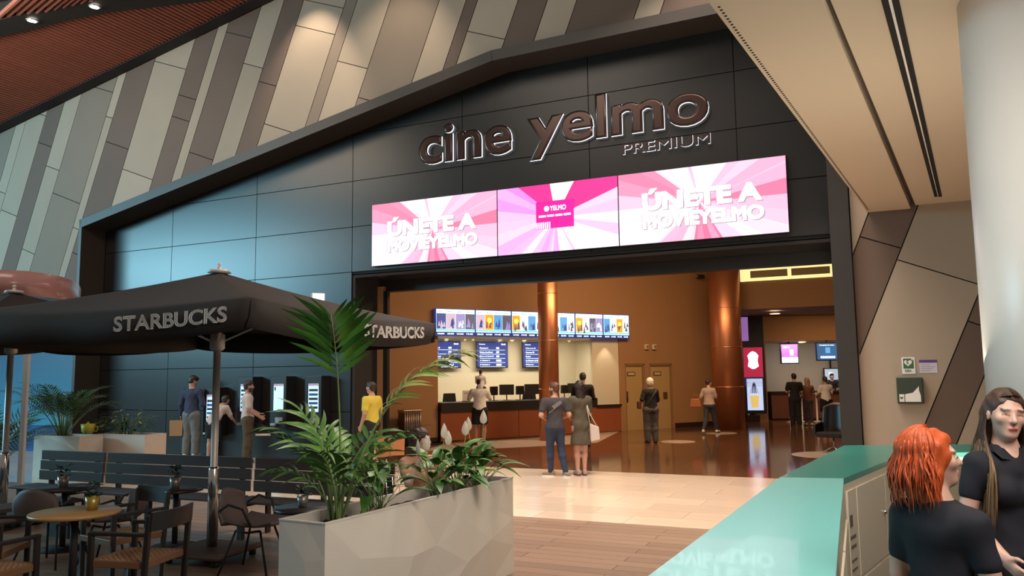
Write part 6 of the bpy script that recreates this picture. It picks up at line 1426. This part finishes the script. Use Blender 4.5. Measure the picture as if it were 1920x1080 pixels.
t, J, s = person('man in a white T-shirt and brown trousers in profile by the kiosks', X, Y, 68, 1.765, 0, skin=(.46, .26, .2), top=('tee', whiteT), bottom=('loose', brownp), shoes=bshoe, res=.010, sleeve=.75, beard=True, pose=dict(er=(.24, .0, 1.13), wr=(.20, .24, .98), el=(-.22, .05, 1.14), wl=(-.12, .26, 1.02)))
fd = np.array([sin(radians(68)), cos(radians(68))])
sk = thing('hanging_sneaker', 'black sneaker with thick white sole held by the man at the kiosks', 'shoe', (X + fd[0] * .34 + .02, Y + fd[1] * .34 - .1, .62), radians(10)); MB().prism([(-.14, 0), (.14, -.02), (.14, .04), (.05, .10), (-.02, .2), (-.12, .2)], -.045, .045).build('upper', blackc, sk, None, 0, .012); MB().prism([(-.15, -.045), (.17, -.05), (.15, 0), (-.15, .0)], -.05, .05).build('sole', wsole, sk, None, 0, .008); MB().tube([(0, -.046, .15), (.03, -.05, .09), (.07, -.046, .07)], .005, 5).build('laces', wsole, sk)
MB().tube([(-.06, 0, .18), (-.05, 0, .3), (-.02, 0, .42)], .05, 10).build('cuff', blackc, sk)
# yellow shirt with paper bags
X, Y = atd(697, 700, 15.9).x, 15.9
t, J, s = person('person in a yellow T-shirt and dark shorts walking left, behind the palm', X, Y, -60, 1.72, 0, skin=(.5, .27, .19), top=('tee', yellowT), bottom=('shorts', blackc), shoes=bshoe, res=.011, wid=1.08, sleeve=.7, pose=dict(kr=(.10, .14, .50), ar=(.11, .22, .10), kl=(-.1, -.06, .5), al=(-.11, -.26, .12)))
km = mat('orange_paper', (.45, .17, .07), .8)
for k, (dx, dz) in enumerate(((.28, .27), (.52, .30))):
    bg = thing('shopping_bag', ['orange-brown paper shopping bag carried beside the yellow T-shirt, nearer one', 'orange-brown paper shopping bag carried by the yellow T-shirt, farther right'][k], 'bag', (X + dx, Y - .1, dz), radians(20 * k), 'shopping bags'); MB().prism([(-.13, 0), (.13, 0), (.14, .36), (-.14, .36)], -.06, .06).build('bag_body', km, bg); MB().tube([(-.06, 0, .36), (-.03, 0, .46), (.03, 0, .46), (.06, 0, .36)], .006, 6).build('handle', blackm, bg)
# seated woman behind the planter
X, Y = atd(785, 700, 8.0).x, 8.0
person('seated dark-haired woman in peach with a hand to her cheek', X + .02, Y, 150, 1.64, -.345, skin=(.58, .37, .28), hair=(.045, .02, .015), hstyle='long', top=('tee', C('peach', (.50, .27, .17))), bottom=('leggings', C('peach', (.5, .27, .17))), shoes=bshoe, res=.009, female=True, sit=True, head=(radians(35), 0, 0), wid=.95,
    pose=dict(hr=(.09, 0, .93), hl=(-.09, 0, .93), kr=(.11, .42, .92), kl=(-.11, .42, .92), ar=(.11, .44, .53), al=(-.11, .44, .53), er=(.21, .17, 1.22), wr=(.10, .18, 1.42), el=(-.20, .12, 1.16), wl=(-.04, .27, 1.12)))
wc_ = thing('wire_chair', 'thin wire chair under the seated woman behind the planter', 'chair', (X, Y, 0), radians(-150)); 
wm = MB()
for k in range(7): x = -.2 + .4 * k / 6; wm.tube([(x, .2, .42), (x, -.2, .42), (x * 1.05, -.30, .6), (x * 1.0, -.36, .80)], .004, 5)
for k in range(4): wm.tube([(-.21, -.33 - .02 * k, .52 + .09 * k), (.21, -.33 - .02 * k, .52 + .09 * k)], .004, 5)
wm.build('wire_seat', steel, wc_)
for sx in (-1, 1):
    for sy in (-1, 1): MB().tube([(sx * .15, sy * .15, .42), (sx * .22, sy * .22, 0)], .009, 8).build('leg', steel, wc_)
# snack bar queue
for lb, px_, D, Hh, hs, fem, tp, bt_, hc_, kw in (
    ('man all in black standing in the snack bar queue', 1488, 27.0, 1.77, 'short', False, ('tee', blackc), ('loose', blackc), (.012, .01, .01), {}),
    ('blonde woman in a rust top in the snack bar queue', 1512, 27.6, 1.62, 'long', True, ('tee', C('rust', (.22, .09, .06))), ('jeans', C('slate', (.07, .065, .075))), (.35, .22, .13), {}),
    ('woman in a white striped top and black skirt in the snack bar queue', 1546, 26.6, 1.66, 'short', True, ('tee', creamT), ('shorts', blackc), (.06, .035, .025), {}),
    ('member of staff in dark clothes behind the snack bar counter', 1559, 32.2, 1.74, 'short', False, ('tee', blackc), ('jeans', blackc), (.015, .01, .01), {'f': 180})):
    X = atd(px_, 700, D).x; person(lb, X, D, kw.get('f', 0 if fem else 4), Hh, 0, hair=hc_, hstyle=hs, top=tp, bottom=bt_, shoes=wshoe if fem else bshoe, res=.014, female=fem, sleeve=.7, skin=(.5, .3, .22), wid=1.1 if 'striped' in lb else 1., pose=dict(er=(.24, .05, 1.15), wr=(.14, .22, 1.12), el=(-.24, .05, 1.15), wl=(-.14, .22, 1.12)))
print('verts', sum(len(m.vertices) for m in bpy.data.meshes))
